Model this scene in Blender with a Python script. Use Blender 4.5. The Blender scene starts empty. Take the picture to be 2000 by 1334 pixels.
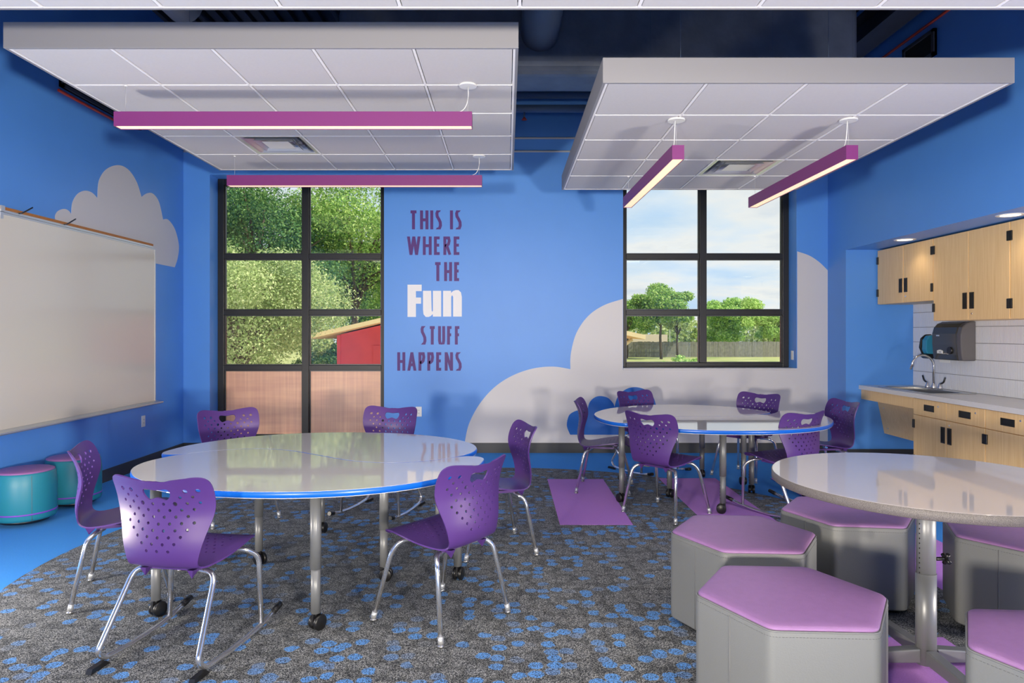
import bpy, bmesh, math, random
import numpy as np
from mathutils import Vector, Matrix
from mathutils.geometry import delaunay_2d_cdt

S = bpy.context.scene
COL = S.collection
PI = math.pi
random.seed(7)

# ------------------------------------------------------------------ camera
EYE = 1.45
F = 1325.0            # focal length in pixels of a 2000 px wide frame
cam_d = bpy.data.cameras.new('camera')
cam = bpy.data.objects.new('camera', cam_d)
COL.objects.link(cam)
cam.location = (0, 0, EYE)
cam.rotation_euler = (PI / 2, 0, 0)
cam_d.sensor_width = 36.0
cam_d.lens = F / 2000 * 36
cam_d.shift_x = 0.005
cam_d.shift_y = -0.0085
cam_d.clip_start = 0.05
cam_d.clip_end = 500
S.camera = cam

# ------------------------------------------------------------------ world
W = bpy.data.worlds.new('sky')
S.world = W
W.use_nodes = True
nt = W.node_tree
nt.nodes.clear()
def N(nt, t, **kw):
    n = nt.nodes.new(t)
    for k, v in kw.items():
        setattr(n, k, v)
    return n
def L(nt, a, b):
    nt.links.new(a, b)
out = N(nt, 'ShaderNodeOutputWorld')
bg = N(nt, 'ShaderNodeBackground')
tc = N(nt, 'ShaderNodeTexCoord')
sp = N(nt, 'ShaderNodeSeparateXYZ')
L(nt, tc.outputs['Generated'], sp.inputs[0])
def MATH(nt, op, a, b=None):
    n = N(nt, 'ShaderNodeMath', operation=op)
    for i, v in enumerate((a, b)):
        if v is None: continue
        if isinstance(v, (int, float)): n.inputs[i].default_value = v
        else: L(nt, v, n.inputs[i])
    return n.outputs[0]
zz = MATH(nt, 'MAXIMUM', sp.outputs[2], 0.0)
dz = MATH(nt, 'ADD', zz, 0.16)
cx = MATH(nt, 'DIVIDE', sp.outputs[0], dz)
cy = MATH(nt, 'DIVIDE', sp.outputs[1], dz)
cb = N(nt, 'ShaderNodeCombineXYZ')
L(nt, cx, cb.inputs[0]); L(nt, cy, cb.inputs[1])
nz = N(nt, 'ShaderNodeTexNoise')
nz.inputs['Scale'].default_value = 1.25
nz.inputs['Detail'].default_value = 7
nz.inputs['Roughness'].default_value = 0.52
L(nt, cb.outputs[0], nz.inputs['Vector'])
cr = N(nt, 'ShaderNodeValToRGB')
cr.color_ramp.elements[0].position = 0.36
cr.color_ramp.elements[0].color = (0.55, 0.70, 0.92, 1)
cr.color_ramp.elements[1].position = 0.56
cr.color_ramp.elements[1].color = (0.86, 0.84, 0.86, 1)
e = cr.color_ramp.elements.new(0.47); e.color = (0.72, 0.79, 0.91, 1)
e = cr.color_ramp.elements.new(0.68); e.color = (0.66, 0.70, 0.80, 1)
L(nt, nz.outputs['Fac'], cr.inputs[0])
L(nt, cr.outputs[0], bg.inputs['Color'])
bg.inputs['Strength'].default_value = 1.2
L(nt, bg.outputs[0], out.inputs[0])

# ------------------------------------------------------------------ lights
def area(name, loc, rot, sx, sy, power, color=(1, 1, 1), spread=None):
    d = bpy.data.lights.new(name, 'AREA')
    d.shape = 'RECTANGLE'; d.size = sx; d.size_y = sy
    d.energy = power; d.color = color
    if spread: d.spread = spread
    o = bpy.data.objects.new(name, d); COL.objects.link(o)
    o.location = loc; o.rotation_euler = rot
    return o
sun_d = bpy.data.lights.new('sun', 'SUN')
sun_d.energy = 5.5; sun_d.angle = 0.01; sun_d.color = (1, 0.94, 0.82)
sun = bpy.data.objects.new('sun', sun_d); COL.objects.link(sun)
sun.rotation_euler = (math.radians(42), 0, math.radians(62))
# lights out of view: photographer's lamps after the wall shadows, and added fill lights
def aimed(name, loc, to, sx, power, color):
    q = (Vector(to)-Vector(loc)).to_track_quat('-Z', 'Y').to_euler()
    return area(name, loc, q, sx, sx, power, color)
WARM = (1, 0.90, 0.76)
area('rear_fill_light', (0, -5.9, 1.9), (PI / 2, 0, 0), 7.0, 2.8, 28, WARM)  # soft fill added behind the camera; the wall there has no window
for sx_, z_ in ((1, 1.10), (-1, 1.25)):
    l_ = aimed('photo_lamp', (2.2*sx_, -3.2, z_), (-3.9*sx_, 4.6, 2.5), 0.4, 178, WARM)
    l_.data.spread = math.radians(95)
c_ = aimed('centre_fill_light', (0.1, -0.6, 2.0), (0.0, 8.2, 2.3), 0.6, 4, WARM)  # spot added to brighten the middle of the back wall
c_.data.spread = math.radians(52)
aimed('low_fill_light', (3.55, 2.3, 0.50), (-1.5, 6.5, 3.0), 0.4, 62, WARM)  # added near the floor to light panel undersides and walls, no real lamp
aimed('low_fill_light', (-3.55, 2.9, 0.45), (1.5, 6.5, 3.0), 0.4, 62, WARM)  # matching added fill on the left side
area('overhead_fill_light', (0, 2.1, 3.05), (0, 0, 0), 6.0, 1.2, 75, WARM)  # wide fill added overhead out of view, without a fixture

S.view_settings.view_transform = 'Standard'
S.view_settings.look = 'None'
S.view_settings.exposure = 0.0
S.view_settings.gamma = 1.0
S.view_settings.use_curve_mapping = False

# ------------------------------------------------------------------ materials
def srgb(c):
    o = []
    for v in c[:3]:
        v = v / 255.0
        o.append(v / 12.92 if v <= 0.04045 else ((v + 0.055) / 1.055) ** 2.4)
    return (*o, 1.0)

def mat(name, rgb, rough=0.5, metal=0.0, spec=0.5, noise=0.0, nscale=20.0, bump=0.0, bscale=200.0,
        emit=None, estr=0.0, coat=0.0, stretch=None, rgb2=None):
    m = bpy.data.materials.new(name); m.use_nodes = True
    nt = m.node_tree; p = nt.nodes['Principled BSDF']
    p.inputs['Base Color'].default_value = srgb(rgb)
    p.inputs['Roughness'].default_value = rough
    p.inputs['Metallic'].default_value = metal
    p.inputs['Specular IOR Level'].default_value = spec
    p.inputs['Coat Weight'].default_value = coat
    if noise or rgb2 or bump:
        t = N(nt, 'ShaderNodeTexCoord'); mp = N(nt, 'ShaderNodeMapping')
        L(nt, t.outputs['Object'], mp.inputs[0])
        if stretch: mp.inputs['Scale'].default_value = stretch
    if noise or rgb2:
        n = N(nt, 'ShaderNodeTexNoise'); n.inputs['Scale'].default_value = nscale
        n.inputs['Detail'].default_value = 5
        L(nt, mp.outputs[0], n.inputs['Vector'])
        r = N(nt, 'ShaderNodeValToRGB')
        a = srgb(rgb); b = srgb(rgb2) if rgb2 else a
        k = noise
        r.color_ramp.elements[0].position = 0.3; r.color_ramp.elements[1].position = 0.7
        r.color_ramp.elements[0].color = (a[0]*(1-k), a[1]*(1-k), a[2]*(1-k), 1)
        r.color_ramp.elements[1].color = (min(1, b[0]*(1+k)), min(1, b[1]*(1+k)), min(1, b[2]*(1+k)), 1)
        L(nt, n.outputs['Fac'], r.inputs[0]); L(nt, r.outputs[0], p.inputs['Base Color'])
    if bump:
        n2 = N(nt, 'ShaderNodeTexNoise'); n2.inputs['Scale'].default_value = bscale
        n2.inputs['Detail'].default_value = 3
        L(nt, mp.outputs[0], n2.inputs['Vector'])
        b = N(nt, 'ShaderNodeBump'); b.inputs['Strength'].default_value = bump
        b.inputs['Distance'].default_value = 0.004
        L(nt, n2.outputs['Fac'], b.inputs['Height']); L(nt, b.outputs[0], p.inputs['Normal'])
    if emit:
        p.inputs['Emission Color'].default_value = srgb(emit)
        p.inputs['Emission Strength'].default_value = estr
    return m

M = {}
M['blue'] = mat('wall_paint_blue', (84, 147, 228), 0.42, noise=0.015, nscale=3, bump=0.05, bscale=300)
M['base'] = mat('rubber_base', (60, 62, 66), 0.45)
M['cloud'] = mat('cloud_vinyl', (204, 203, 207), 0.5)
M['cloud_blue'] = mat('cloud_blue_vinyl', (8, 104, 196), 0.45)
M['purple_letter'] = mat('purple_letter', (74, 24, 116), 0.5)
M['white_letter'] = mat('white_letter', (232, 232, 236), 0.5)
M['black_frame'] = mat('black_aluminium', (26, 28, 32), 0.4)
M['deck'] = mat('painted_deck', (52, 58, 72), 0.6, noise=0.1, nscale=4)
M['duct'] = mat('duct_wrap', (120, 130, 148), 0.38, noise=0.15, nscale=5, bump=1.0, bscale=14)
M['duct2'] = mat('round_duct', (150, 158, 176), 0.45, bump=0.8, bscale=16)
M['pipe'] = mat('painted_pipe', (96, 118, 150), 0.45)
M['red'] = mat('red_pipe', (190, 60, 45), 0.5)
M['rim'] = mat('panel_rim', (142, 141, 145), 0.5, metal=0.0)
M['tile'] = mat('acoustic_tile', (206, 204, 206), 0.9, noise=0.015, nscale=60, bump=0.15, bscale=500)
M['tee'] = mat('ceiling_grid', (246, 245, 246), 0.6)
M['white'] = mat('white_plastic', (232, 232, 230), 0.45)
M['cable'] = mat('cable', (190, 190, 192), 0.4)
M['wood_rail'] = mat('cork_rail', (176, 116, 62), 0.7, noise=0.12, nscale=90)
M['board'] = mat('whiteboard_surface', (218, 212, 200), 0.17, spec=0.55)
M['alu'] = mat('aluminium', (205, 208, 212), 0.35, metal=0.6)
M['dark_metal'] = mat('dark_metal', (70, 72, 76), 0.35, metal=0.6)
M['chrome'] = mat('chrome', (232, 232, 234), 0.18, metal=0.92)
M['steel'] = mat('stainless', (190, 190, 190), 0.28, metal=0.9)
M['black'] = mat('black_plastic', (22, 22, 24), 0.35)
M['hole'] = mat('hole_black', (12, 12, 14), 0.8)
M['leg_grey'] = mat('grey_powder_coat', (124, 126, 128), 0.4, metal=0.3)
M['tabletop'] = mat('gloss_whiteboard_laminate', (208, 204, 202), 0.04, spec=0.9)
M['table_edge'] = mat('blue_edge_band', (10, 98, 205), 0.3)
M['granite'] = mat('speckled_grey_laminate', (80, 75, 73), 0.55, noise=0.25, nscale=420, rgb2=(106, 100, 97))
M['granite_top'] = mat('gloss_grey_laminate', (188, 182, 182), 0.03, spec=0.9)
M['vinyl_grey'] = mat('grey_vinyl', (114, 116, 116), 0.45, bump=0.18, bscale=260)
M['vinyl_purple'] = mat('purple_vinyl', (142, 104, 154), 0.45, bump=0.22, bscale=240, noise=0.04, nscale=30)
M['stitch'] = mat('seam_grey', (104, 106, 108), 0.7)
M['teal'] = mat('teal_vinyl', (36, 128, 148), 0.42, bump=0.12, bscale=240)
M['violet'] = mat('violet_stripe', (120, 70, 190), 0.5)
M['teal_top'] = mat('stool_top_purple', (150, 100, 160), 0.45, bump=0.2, bscale=240)
M['quartz'] = mat('quartz_counter', (222, 219, 216), 0.25, noise=0.02, nscale=120)
M['ctile'] = mat('glazed_tile', (226, 228, 234), 0.18)
M['grout'] = mat('grout', (150, 150, 154), 0.85)
M['smoke'] = mat('smoked_plastic', (66, 64, 60), 0.12, spec=0.6)
M['smoke_side'] = mat('grey_plastic', (92, 90, 94), 0.35)
M['soap_blue'] = mat('soap_blue', (52, 140, 176), 0.15)
M['barn'] = mat('barn_red', (228, 84, 88), 0.7, noise=0.06, nscale=3)
M['eave'] = mat('eave_yellow', (226, 200, 150), 0.7, noise=0.04, nscale=2)
M['roofing'] = mat('barn_roofing', (188, 178, 160), 0.8)
M['fence'] = mat('fence_board', (132, 128, 120), 0.9, noise=0.2, nscale=4)
M['bark'] = mat('bark', (98, 84, 68), 0.9, noise=0.25, nscale=6)
M['teal_bench'] = mat('bench_teal', (76, 140, 138), 0.5)
M['far_roof'] = mat('far_building', (196, 178, 160), 0.8)
M['light_purple'] = mat('magenta_lamp_body', (122, 48, 112), 0.42)

def lens_mat():
    m = bpy.data.materials.new('lamp_diffuser'); m.use_nodes = True
    p = m.node_tree.nodes['Principled BSDF']
    p.inputs['Base Color'].default_value = srgb((250, 240, 220))
    p.inputs['Emission Color'].default_value = srgb((255, 214, 164))
    p.inputs['Emission Strength'].default_value = 0.78
    return m
M['lens'] = lens_mat()
def down_mat():
    m = mat('downlight_lens', (250, 245, 235), 0.4, emit=(255, 235, 200), estr=3.0)
    return m
M['down'] = down_mat()

def chair_mat():
    m = mat('purple_polypropylene', (80, 50, 120), 0.40, spec=0.42, bump=0.04, bscale=500)
    return m
M['chair'] = chair_mat()

def wood():
    m = bpy.data.materials.new('maple_laminate'); m.use_nodes = True
    nt = m.node_tree; p = nt.nodes['Principled BSDF']
    t = N(nt, 'ShaderNodeTexCoord'); mp = N(nt, 'ShaderNodeMapping')
    mp.inputs['Scale'].default_value = (30, 30, 1.0)
    L(nt, t.outputs['Object'], mp.inputs[0])
    n = N(nt, 'ShaderNodeTexNoise'); n.inputs['Scale'].default_value = 3.0; n.inputs['Detail'].default_value = 6
    n.inputs['Roughness'].default_value = 0.6
    L(nt, mp.outputs[0], n.inputs['Vector'])
    r = N(nt, 'ShaderNodeValToRGB')
    r.color_ramp.elements[0].position = 0.25; r.color_ramp.elements[0].color = srgb((228, 186, 126))
    r.color_ramp.elements[1].position = 0.75; r.color_ramp.elements[1].color = srgb((246, 211, 156))
    L(nt, n.outputs['Fac'], r.inputs[0]); L(nt, r.outputs[0], p.inputs['Base Color'])
    p.inputs['Roughness'].default_value = 0.4
    return m
M['wood'] = wood()

def glass():
    m = bpy.data.materials.new('window_glass'); m.use_nodes = True
    nt = m.node_tree; nt.nodes.clear()
    o = N(nt, 'ShaderNodeOutputMaterial'); mx = N(nt, 'ShaderNodeMixShader')
    tr = N(nt, 'ShaderNodeBsdfTransparent'); gl = N(nt, 'ShaderNodeBsdfGlossy')
    tr.inputs[0].default_value = (0.93, 0.96, 0.94, 1); gl.inputs['Roughness'].default_value = 0.02
    fr = N(nt, 'ShaderNodeFresnel'); fr.inputs[0].default_value = 1.45
    L(nt, fr.outputs[0], mx.inputs[0]); L(nt, tr.outputs[0], mx.inputs[1]); L(nt, gl.outputs[0], mx.inputs[2])
    L(nt, mx.outputs[0], o.inputs[0])
    return m
M['glass'] = glass()

def frosted():
    m = bpy.data.materials.new('peach_film_glazing'); m.use_nodes = True
    nt = m.node_tree; p = nt.nodes['Principled BSDF']
    t = N(nt, 'ShaderNodeTexCoord'); mp = N(nt, 'ShaderNodeMapping')
    mp.inputs['Scale'].default_value = (34, 34, 0.6)
    L(nt, t.outputs['Object'], mp.inputs[0])
    n = N(nt, 'ShaderNodeTexNoise'); n.inputs['Scale'].default_value = 1.6; n.inputs['Detail'].default_value = 4
    L(nt, mp.outputs[0], n.inputs['Vector'])
    mp2 = N(nt, 'ShaderNodeMapping'); mp2.inputs['Scale'].default_value = (0.9, 1, 9)
    L(nt, t.outputs['Object'], mp2.inputs[0])
    n2 = N(nt, 'ShaderNodeTexNoise'); n2.inputs['Scale'].default_value = 1.5
    L(nt, mp2.outputs[0], n2.inputs['Vector'])
    s = MATH(nt, 'ADD', MATH(nt, 'MULTIPLY', n.outputs['Fac'], 0.5), MATH(nt, 'MULTIPLY', n2.outputs['Fac'], 0.5))
    r = N(nt, 'ShaderNodeValToRGB')
    r.color_ramp.elements[0].position = 0.35; r.color_ramp.elements[0].color = srgb((218, 164, 142))
    r.color_ramp.elements[1].position = 0.65; r.color_ramp.elements[1].color = srgb((242, 194, 160))
    L(nt, s, r.inputs[0]); L(nt, r.outputs[0], p.inputs['Base Color'])
    p.inputs['Roughness'].default_value = 0.35
    return m
M['peach'] = frosted()

def carpet_blue():
    return mat('blue_carpet', (54, 142, 226), 0.95, noise=0.12, nscale=180, bump=0.5, bscale=500, spec=0.1)
M['carpet_blue'] = carpet_blue()
M['carpet_purple'] = mat('purple_carpet', (178, 122, 206), 0.95, noise=0.14, nscale=150, bump=0.5, bscale=400, spec=0.1, stretch=(1, 2.2, 1))

def carpet_pattern():
    m = bpy.data.materials.new('grey_dotted_carpet'); m.use_nodes = True
    nt = m.node_tree; p = nt.nodes['Principled BSDF']
    t = N(nt, 'ShaderNodeTexCoord')
    # speckled loop pile
    n = N(nt, 'ShaderNodeTexNoise'); n.inputs['Scale'].default_value = 210; n.inputs['Detail'].default_value = 2
    L(nt, t.outputs['Object'], n.inputs['Vector'])
    r = N(nt, 'ShaderNodeValToRGB')
    r.color_ramp.elements[0].position = 0.36; r.color_ramp.elements[0].color = srgb((30, 32, 36))
    r.color_ramp.elements[1].position = 0.64; r.color_ramp.elements[1].color = srgb((172, 172, 170))
    e = r.color_ramp.elements.new(0.5); e.color = srgb((92, 94, 96))
    L(nt, n.outputs['Fac'], r.inputs[0])
    # ringed pebbles
    nd = N(nt, 'ShaderNodeTexNoise'); nd.inputs['Scale'].default_value = 30
    L(nt, t.outputs['Object'], nd.inputs['Vector'])
    vm = N(nt, 'ShaderNodeVectorMath', operation='MULTIPLY_ADD')
    L(nt, nd.outputs['Color'], vm.inputs[0]); vm.inputs[1].default_value = (0.014, 0.014, 0); L(nt, t.outputs['Object'], vm.inputs[2])
    mp = N(nt, 'ShaderNodeMapping'); mp.inputs['Scale'].default_value = (1.0, 1.12, 1)
    L(nt, vm.outputs[0], mp.inputs[0])
    v = N(nt, 'ShaderNodeTexVoronoi', voronoi_dimensions='2D'); v.inputs['Scale'].default_value = 12.5
    v.inputs['Randomness'].default_value = 0.78
    L(nt, mp.outputs[0], v.inputs['Vector'])
    inside = N(nt, 'ShaderNodeMapRange'); inside.inputs['From Min'].default_value = 0.40
    inside.inputs['From Max'].default_value = 0.46; inside.inputs['To Min'].default_value = 1; inside.inputs['To Max'].default_value = 0
    L(nt, v.outputs['Distance'], inside.inputs[0])
    # clusters
    n3 = N(nt, 'ShaderNodeTexNoise', noise_dimensions='2D'); n3.inputs['Scale'].default_value = 3.2; n3.inputs['Detail'].default_value = 1
    L(nt, v.outputs['Position'], n3.inputs['Vector'])
    sc = N(nt, 'ShaderNodeSeparateColor'); L(nt, v.outputs['Color'], sc.inputs[0])
    pick = MATH(nt, 'ADD', MATH(nt, 'MULTIPLY', sc.outputs[0], 0.62), MATH(nt, 'MULTIPLY', n3.outputs['Fac'], 0.75))
    sel = N(nt, 'ShaderNodeMapRange'); sel.inputs['From Min'].default_value = 0.74; sel.inputs['From Max'].default_value = 0.88
    L(nt, pick, sel.inputs[0])
    dots = MATH(nt, 'MULTIPLY', inside.outputs[0], sel.outputs[0])
    # speckle knocks into the dots
    kn = N(nt, 'ShaderNodeMapRange'); kn.inputs['From Min'].default_value = 0.38; kn.inputs['From Max'].default_value = 0.56
    L(nt, n.outputs['Fac'], kn.inputs[0])
    dots2 = MATH(nt, 'MULTIPLY', dots, kn.outputs[0])
    # darker cell outlines
    ring = N(nt, 'ShaderNodeMapRange'); ring.inputs['From Min'].default_value = 0.42; ring.inputs['From Max'].default_value = 0.62
    ring.inputs['To Min'].default_value = 1.0; ring.inputs['To Max'].default_value = 0.62
    L(nt, v.outputs['Distance'], ring.inputs[0])
    mg = N(nt, 'ShaderNodeMix', data_type='RGBA', blend_type='MULTIPLY'); mg.inputs[0].default_value = 1
    L(nt, r.outputs[0], mg.inputs[6]); L(nt, ring.outputs[0], mg.inputs[7])
    mx = N(nt, 'ShaderNodeMix', data_type='RGBA')
    L(nt, dots2, mx.inputs[0]); L(nt, mg.outputs[2], mx.inputs[6]); mx.inputs[7].default_value = srgb((96, 158, 228))
    L(nt, mx.outputs[2], p.inputs['Base Color'])
    p.inputs['Roughness'].default_value = 0.95; p.inputs['Specular IOR Level'].default_value = 0.1
    b = N(nt, 'ShaderNodeBump'); b.inputs['Strength'].default_value = 0.5; b.inputs['Distance'].default_value = 0.004
    L(nt, n.outputs['Fac'], b.inputs['Height']); L(nt, b.outputs[0], p.inputs['Normal'])
    return m
M['carpet_pattern'] = carpet_pattern()

def leaf_mat(name, c1, c2, c3):
    m = bpy.data.materials.new(name); m.use_nodes = True
    nt = m.node_tree; nt.nodes.clear()
    o = N(nt, 'ShaderNodeOutputMaterial'); mx = N(nt, 'ShaderNodeMixShader'); mx.inputs[0].default_value = 0.35
    d = N(nt, 'ShaderNodeBsdfDiffuse'); tr = N(nt, 'ShaderNodeBsdfTranslucent')
    g = N(nt, 'ShaderNodeNewGeometry'); r = N(nt, 'ShaderNodeValToRGB')
    r.color_ramp.elements[0].color = srgb(c1); r.color_ramp.elements[1].color = srgb(c3)
    e = r.color_ramp.elements.new(0.5); e.color = srgb(c2)
    L(nt, g.outputs['Random Per Island'], r.inputs[0])
    L(nt, r.outputs[0], d.inputs[0]); L(nt, r.outputs[0], tr.inputs[0])
    L(nt, d.outputs[0], mx.inputs[1]); L(nt, tr.outputs[0], mx.inputs[2]); L(nt, mx.outputs[0], o.inputs[0])
    return m
M['leaf_olive'] = leaf_mat('leaf_olive', (128, 150, 92), (178, 196, 128), (228, 232, 176))
M['leaf_green'] = leaf_mat('leaf_green', (106, 146, 78), (154, 190, 102), (210, 226, 146))
M['leaf_dark'] = leaf_mat('leaf_dark', (66, 104, 72), (100, 140, 88), (150, 180, 112))
M['leaf_bright'] = leaf_mat('leaf_bright', (136, 176, 92), (178, 212, 120), (216, 236, 152))
M['bounce_pale'] = mat('pale_bounce_concrete', (222, 216, 204), 0.9, noise=0.04, nscale=2)  # pale colour of the slab added to reflect sunlight indoors
M['grass'] = mat('lawn', (146, 162, 92), 0.95, noise=0.12, nscale=0.5, rgb2=(176, 170, 112))

for k_, tint in (('carpet_blue', (120, 180, 255)), ('carpet_purple', (220, 180, 255)), ('carpet_pattern', (190, 205, 225))):
    p_ = M[k_].node_tree.nodes['Principled BSDF']
    p_.inputs['Sheen Weight'].default_value = 0.15 if k_ == 'carpet_pattern' else 0.45; p_.inputs['Sheen Roughness'].default_value = 0.35
    p_.inputs['Sheen Tint'].default_value = srgb(tint)

# ------------------------------------------------------------------ mesh builder
class MB:
    def __init__(s): s.v = []; s.f = []; s.sm = []
    def add(s, verts, faces, smooth=False):
        o = len(s.v); s.v += [tuple(p) for p in verts]
        s.f += [tuple(i + o for i in f) for f in faces]; s.sm += [smooth] * len(faces)
        return s
    def box(s, x0, y0, z0, x1, y1, z1):
        v = [(x0,y0,z0),(x1,y0,z0),(x1,y1,z0),(x0,y1,z0),(x0,y0,z1),(x1,y0,z1),(x1,y1,z1),(x0,y1,z1)]
        return s.add(v, [(0,3,2,1),(4,5,6,7),(0,1,5,4),(1,2,6,5),(2,3,7,6),(3,0,4,7)])
    def tube(s, path, r, n=10, closed_ends=True):
        P = [Vector(p) for p in path]; k = len(P)
        T = []
        for i in range(k):
            a = P[max(0, i-1)]; b = P[min(k-1, i+1)]; T.append((b-a).normalized())
        up = Vector((0,0,1)) if abs(T[0].z) < 0.9 else Vector((1,0,0))
        u = T[0].cross(up).normalized(); V = []
        for i in range(k):
            if i: 
                q = T[i-1].rotation_difference(T[i]); u = (q @ u).normalized()
            w = T[i].cross(u)
            ri = r[i] if isinstance(r, (list, tuple)) else r
            for j in range(n):
                a = 2*PI*j/n; V.append(P[i] + (u*math.cos(a) + w*math.sin(a))*ri)
        Fc = []
        for i in range(k-1):
            for j in range(n):
                a = i*n+j; b = i*n+(j+1)%n; Fc.append((a, b, b+n, a+n))
        s.add(V, Fc, True)
        if closed_ends:
            o = len(s.v) - len(V)
            s.f.append(tuple(o+j for j in reversed(range(n)))); s.sm.append(False)
            s.f.append(tuple(o+(k-1)*n+j for j in range(n))); s.sm.append(False)
        return s
    def lathe(s, prof, c=(0,0,0), n=32, axis='z', smooth=True):
        V = []
        for (r, h) in prof:
            for j in range(n):
                a = 2*PI*j/n; x, y = r*math.cos(a), r*math.sin(a)
                p = {'z': (x, y, h), 'x': (h, x, y), 'y': (y, h, x)}[axis]
                V.append((p[0]+c[0], p[1]+c[1], p[2]+c[2]))
        Fc = []
        for i in range(len(prof)-1):
            for j in range(n):
                a = i*n+j; b = i*n+(j+1)%n; Fc.append((a, b, b+n, a+n))
        Fc.append(tuple(reversed(range(n)))); Fc.append(tuple((len(prof)-1)*n+j for j in range(n)))
        o = len(s.v); s.v += V; s.f += [tuple(i+o for i in f) for f in Fc]
        s.sm += [smooth]*(len(Fc)-2) + [False]*2
        return s
    def prism(s, poly, z0, z1, smooth=False, fn=None):
        n = len(poly); fn = fn or (lambda x, y, z: (x, y, z))
        V = [fn(x, y, z0) for x, y in poly] + [fn(x, y, z1) for x, y in poly]
        o = len(s.v); s.v += V
        s.f.append(tuple(o+i for i in reversed(range(n)))); s.sm.append(False)
        s.f.append(tuple(o+n+i for i in range(n))); s.sm.append(False)
        for i in range(n):
            j = (i+1) % n; s.f.append((o+i, o+j, o+n+j, o+n+i)); s.sm.append(smooth)
        return s
    def build(s, name, m, parent=None, bevel=0, seg=2, auto=None):
        me = bpy.data.meshes.new(name); me.from_pydata(s.v, [], s.f)
        me.polygons.foreach_set('use_smooth', s.sm); me.materials.append(M[m] if isinstance(m, str) else m)
        me.update()
        bm = bmesh.new(); bm.from_mesh(me); bmesh.ops.recalc_face_normals(bm, faces=bm.faces); bm.to_mesh(me); bm.free()
        o = bpy.data.objects.new(name, me); COL.objects.link(o)
        if parent: o.parent = parent
        if bevel:
            b = o.modifiers.new('bevel', 'BEVEL'); b.width = bevel; b.segments = seg; b.limit_method = 'ANGLE'
            b.angle_limit = math.radians(35)
        return o

def tag(o, label=None, cat=None, group=None, kind=None):
    if label: o['label'] = label
    if cat: o['category'] = cat
    if group: o['group'] = group
    if kind: o['kind'] = kind
    return o
def thing(name, label, cat, loc=(0,0,0), rz=0, group=None):
    o = bpy.data.objects.new(name, None); COL.objects.link(o); o.empty_display_size = 0.1
    o.location = loc; o.rotation_euler = (0, 0, rz)
    return tag(o, label, cat, group)
def struct(o): o['kind'] = 'structure'; return o
def sempty(name, loc=(0,0,0)):
    o = bpy.data.objects.new(name, None); COL.objects.link(o); o.location = loc; o['kind'] = 'structure'; return o
def copy_tree(o, parent=None):
    c = o.copy(); COL.objects.link(c)
    if parent: c.parent = parent
    for ch in list(KIDS.get(o.name, [])) or [q for q in bpy.data.objects if q.parent == o]:
        copy_tree(ch, c)
    return c
KIDS = {}
def fillet(pts, r, n=5):
    """round the inner corners of a polyline"""
    P = [Vector(p) for p in pts]; out = [P[0]]
    for i in range(1, len(P)-1):
        a = P[i-1]-P[i]; b = P[i+1]-P[i]
        rr = min(r, a.length*0.45, b.length*0.45)
        A = P[i]+a.normalized()*rr; B = P[i]+b.normalized()*rr
        for k in range(n+1):
            t = k/n; out.append(A*(1-t)**2 + P[i]*2*t*(1-t) + B*t*t)
    out.append(P[-1]); return out
def catmull(pts, closed=True, n=8):
    P = [Vector((*p, 0)) if len(p) == 2 else Vector(p) for p in pts]; k = len(P); out = []
    rng = range(k) if closed else range(k-1)
    for i in rng:
        if closed: a, b, c, d = P[(i-1)%k], P[i], P[(i+1)%k], P[(i+2)%k]
        else: a, b, c, d = P[max(i-1,0)], P[i], P[i+1], P[min(i+2,k-1)]
        for j in range(n):
            t = j/n
            out.append(0.5*((2*b)+(c-a)*t+(2*a-5*b+4*c-d)*t*t+(3*b-a-3*c+d)*t**3))
    if not closed: out.append(P[-1])
    return [(p.x, p.y) for p in out]
def inset(poly, d):
    """move a closed polygon's outline inwards by d (works for either orientation)"""
    n = len(poly); A = sum(poly[i][0]*poly[(i+1)%n][1]-poly[(i+1)%n][0]*poly[i][1] for i in range(n))
    s = 1 if A > 0 else -1; out = []
    for i in range(n):
        a = Vector(poly[i-1]); b = Vector(poly[i]); c = Vector(poly[(i+1)%n])
        t1 = (b-a).normalized(); t2 = (c-b).normalized(); t = (t1+t2)
        t = t.normalized() if t.length > 1e-6 else t1
        nrm = Vector((-t.y, t.x))*s
        k = max(0.5, t.dot(t1)); out.append(tuple(b+nrm*(d/k)))
    return out
def px_back(px, py, Y=8.2):          # pixel of the photograph -> x, z on the plane y = Y
    return ((px-990)*Y/F, EYE-(py-650)*Y/F)

# ================================================================== SETTING
XL, XR, YB, ZC, YF = -3.91, 3.88, 8.2, 5.0, -6.3
Y_RET, X_ALC, Z_SOF = 7.766, 4.66, 2.40
Y_ALC0 = 2.6
# floor: blue carpet with inlaid grey field and purple strips
fl = MB().box(XL-0.2, YF, -0.12, X_ALC+0.3, YB+0.3, 0).build('floor', 'carpet_blue'); struct(fl)
circ = [(-0.05+2.86*math.cos(a), 4.42+2.86*math.sin(a)) for a in [2*PI*i/96 for i in range(96)]]
circ = [(x, max(y, YF+0.3)) for x, y in circ]
MB().prism(circ, 0.0, 0.003).build('carpet_field', 'carpet_pattern', fl)
for (x0, y0, x1, y1) in [(0.40, 5.11, 0.95, 6.70), (1.51, 5.11, 2.07, 6.74), (2.62, 5.11, 3.18, 6.74),
                         (1.51, 1.6, 2.07, 3.22), (2.45, 3.80, 3.0, 4.9), (2.62, 1.6, 3.18, 3.22)]:
    MB().box(x0, y0, 0.001, x1, y1, 0.0055).build('carpet_strip', 'carpet_purple', fl)

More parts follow.
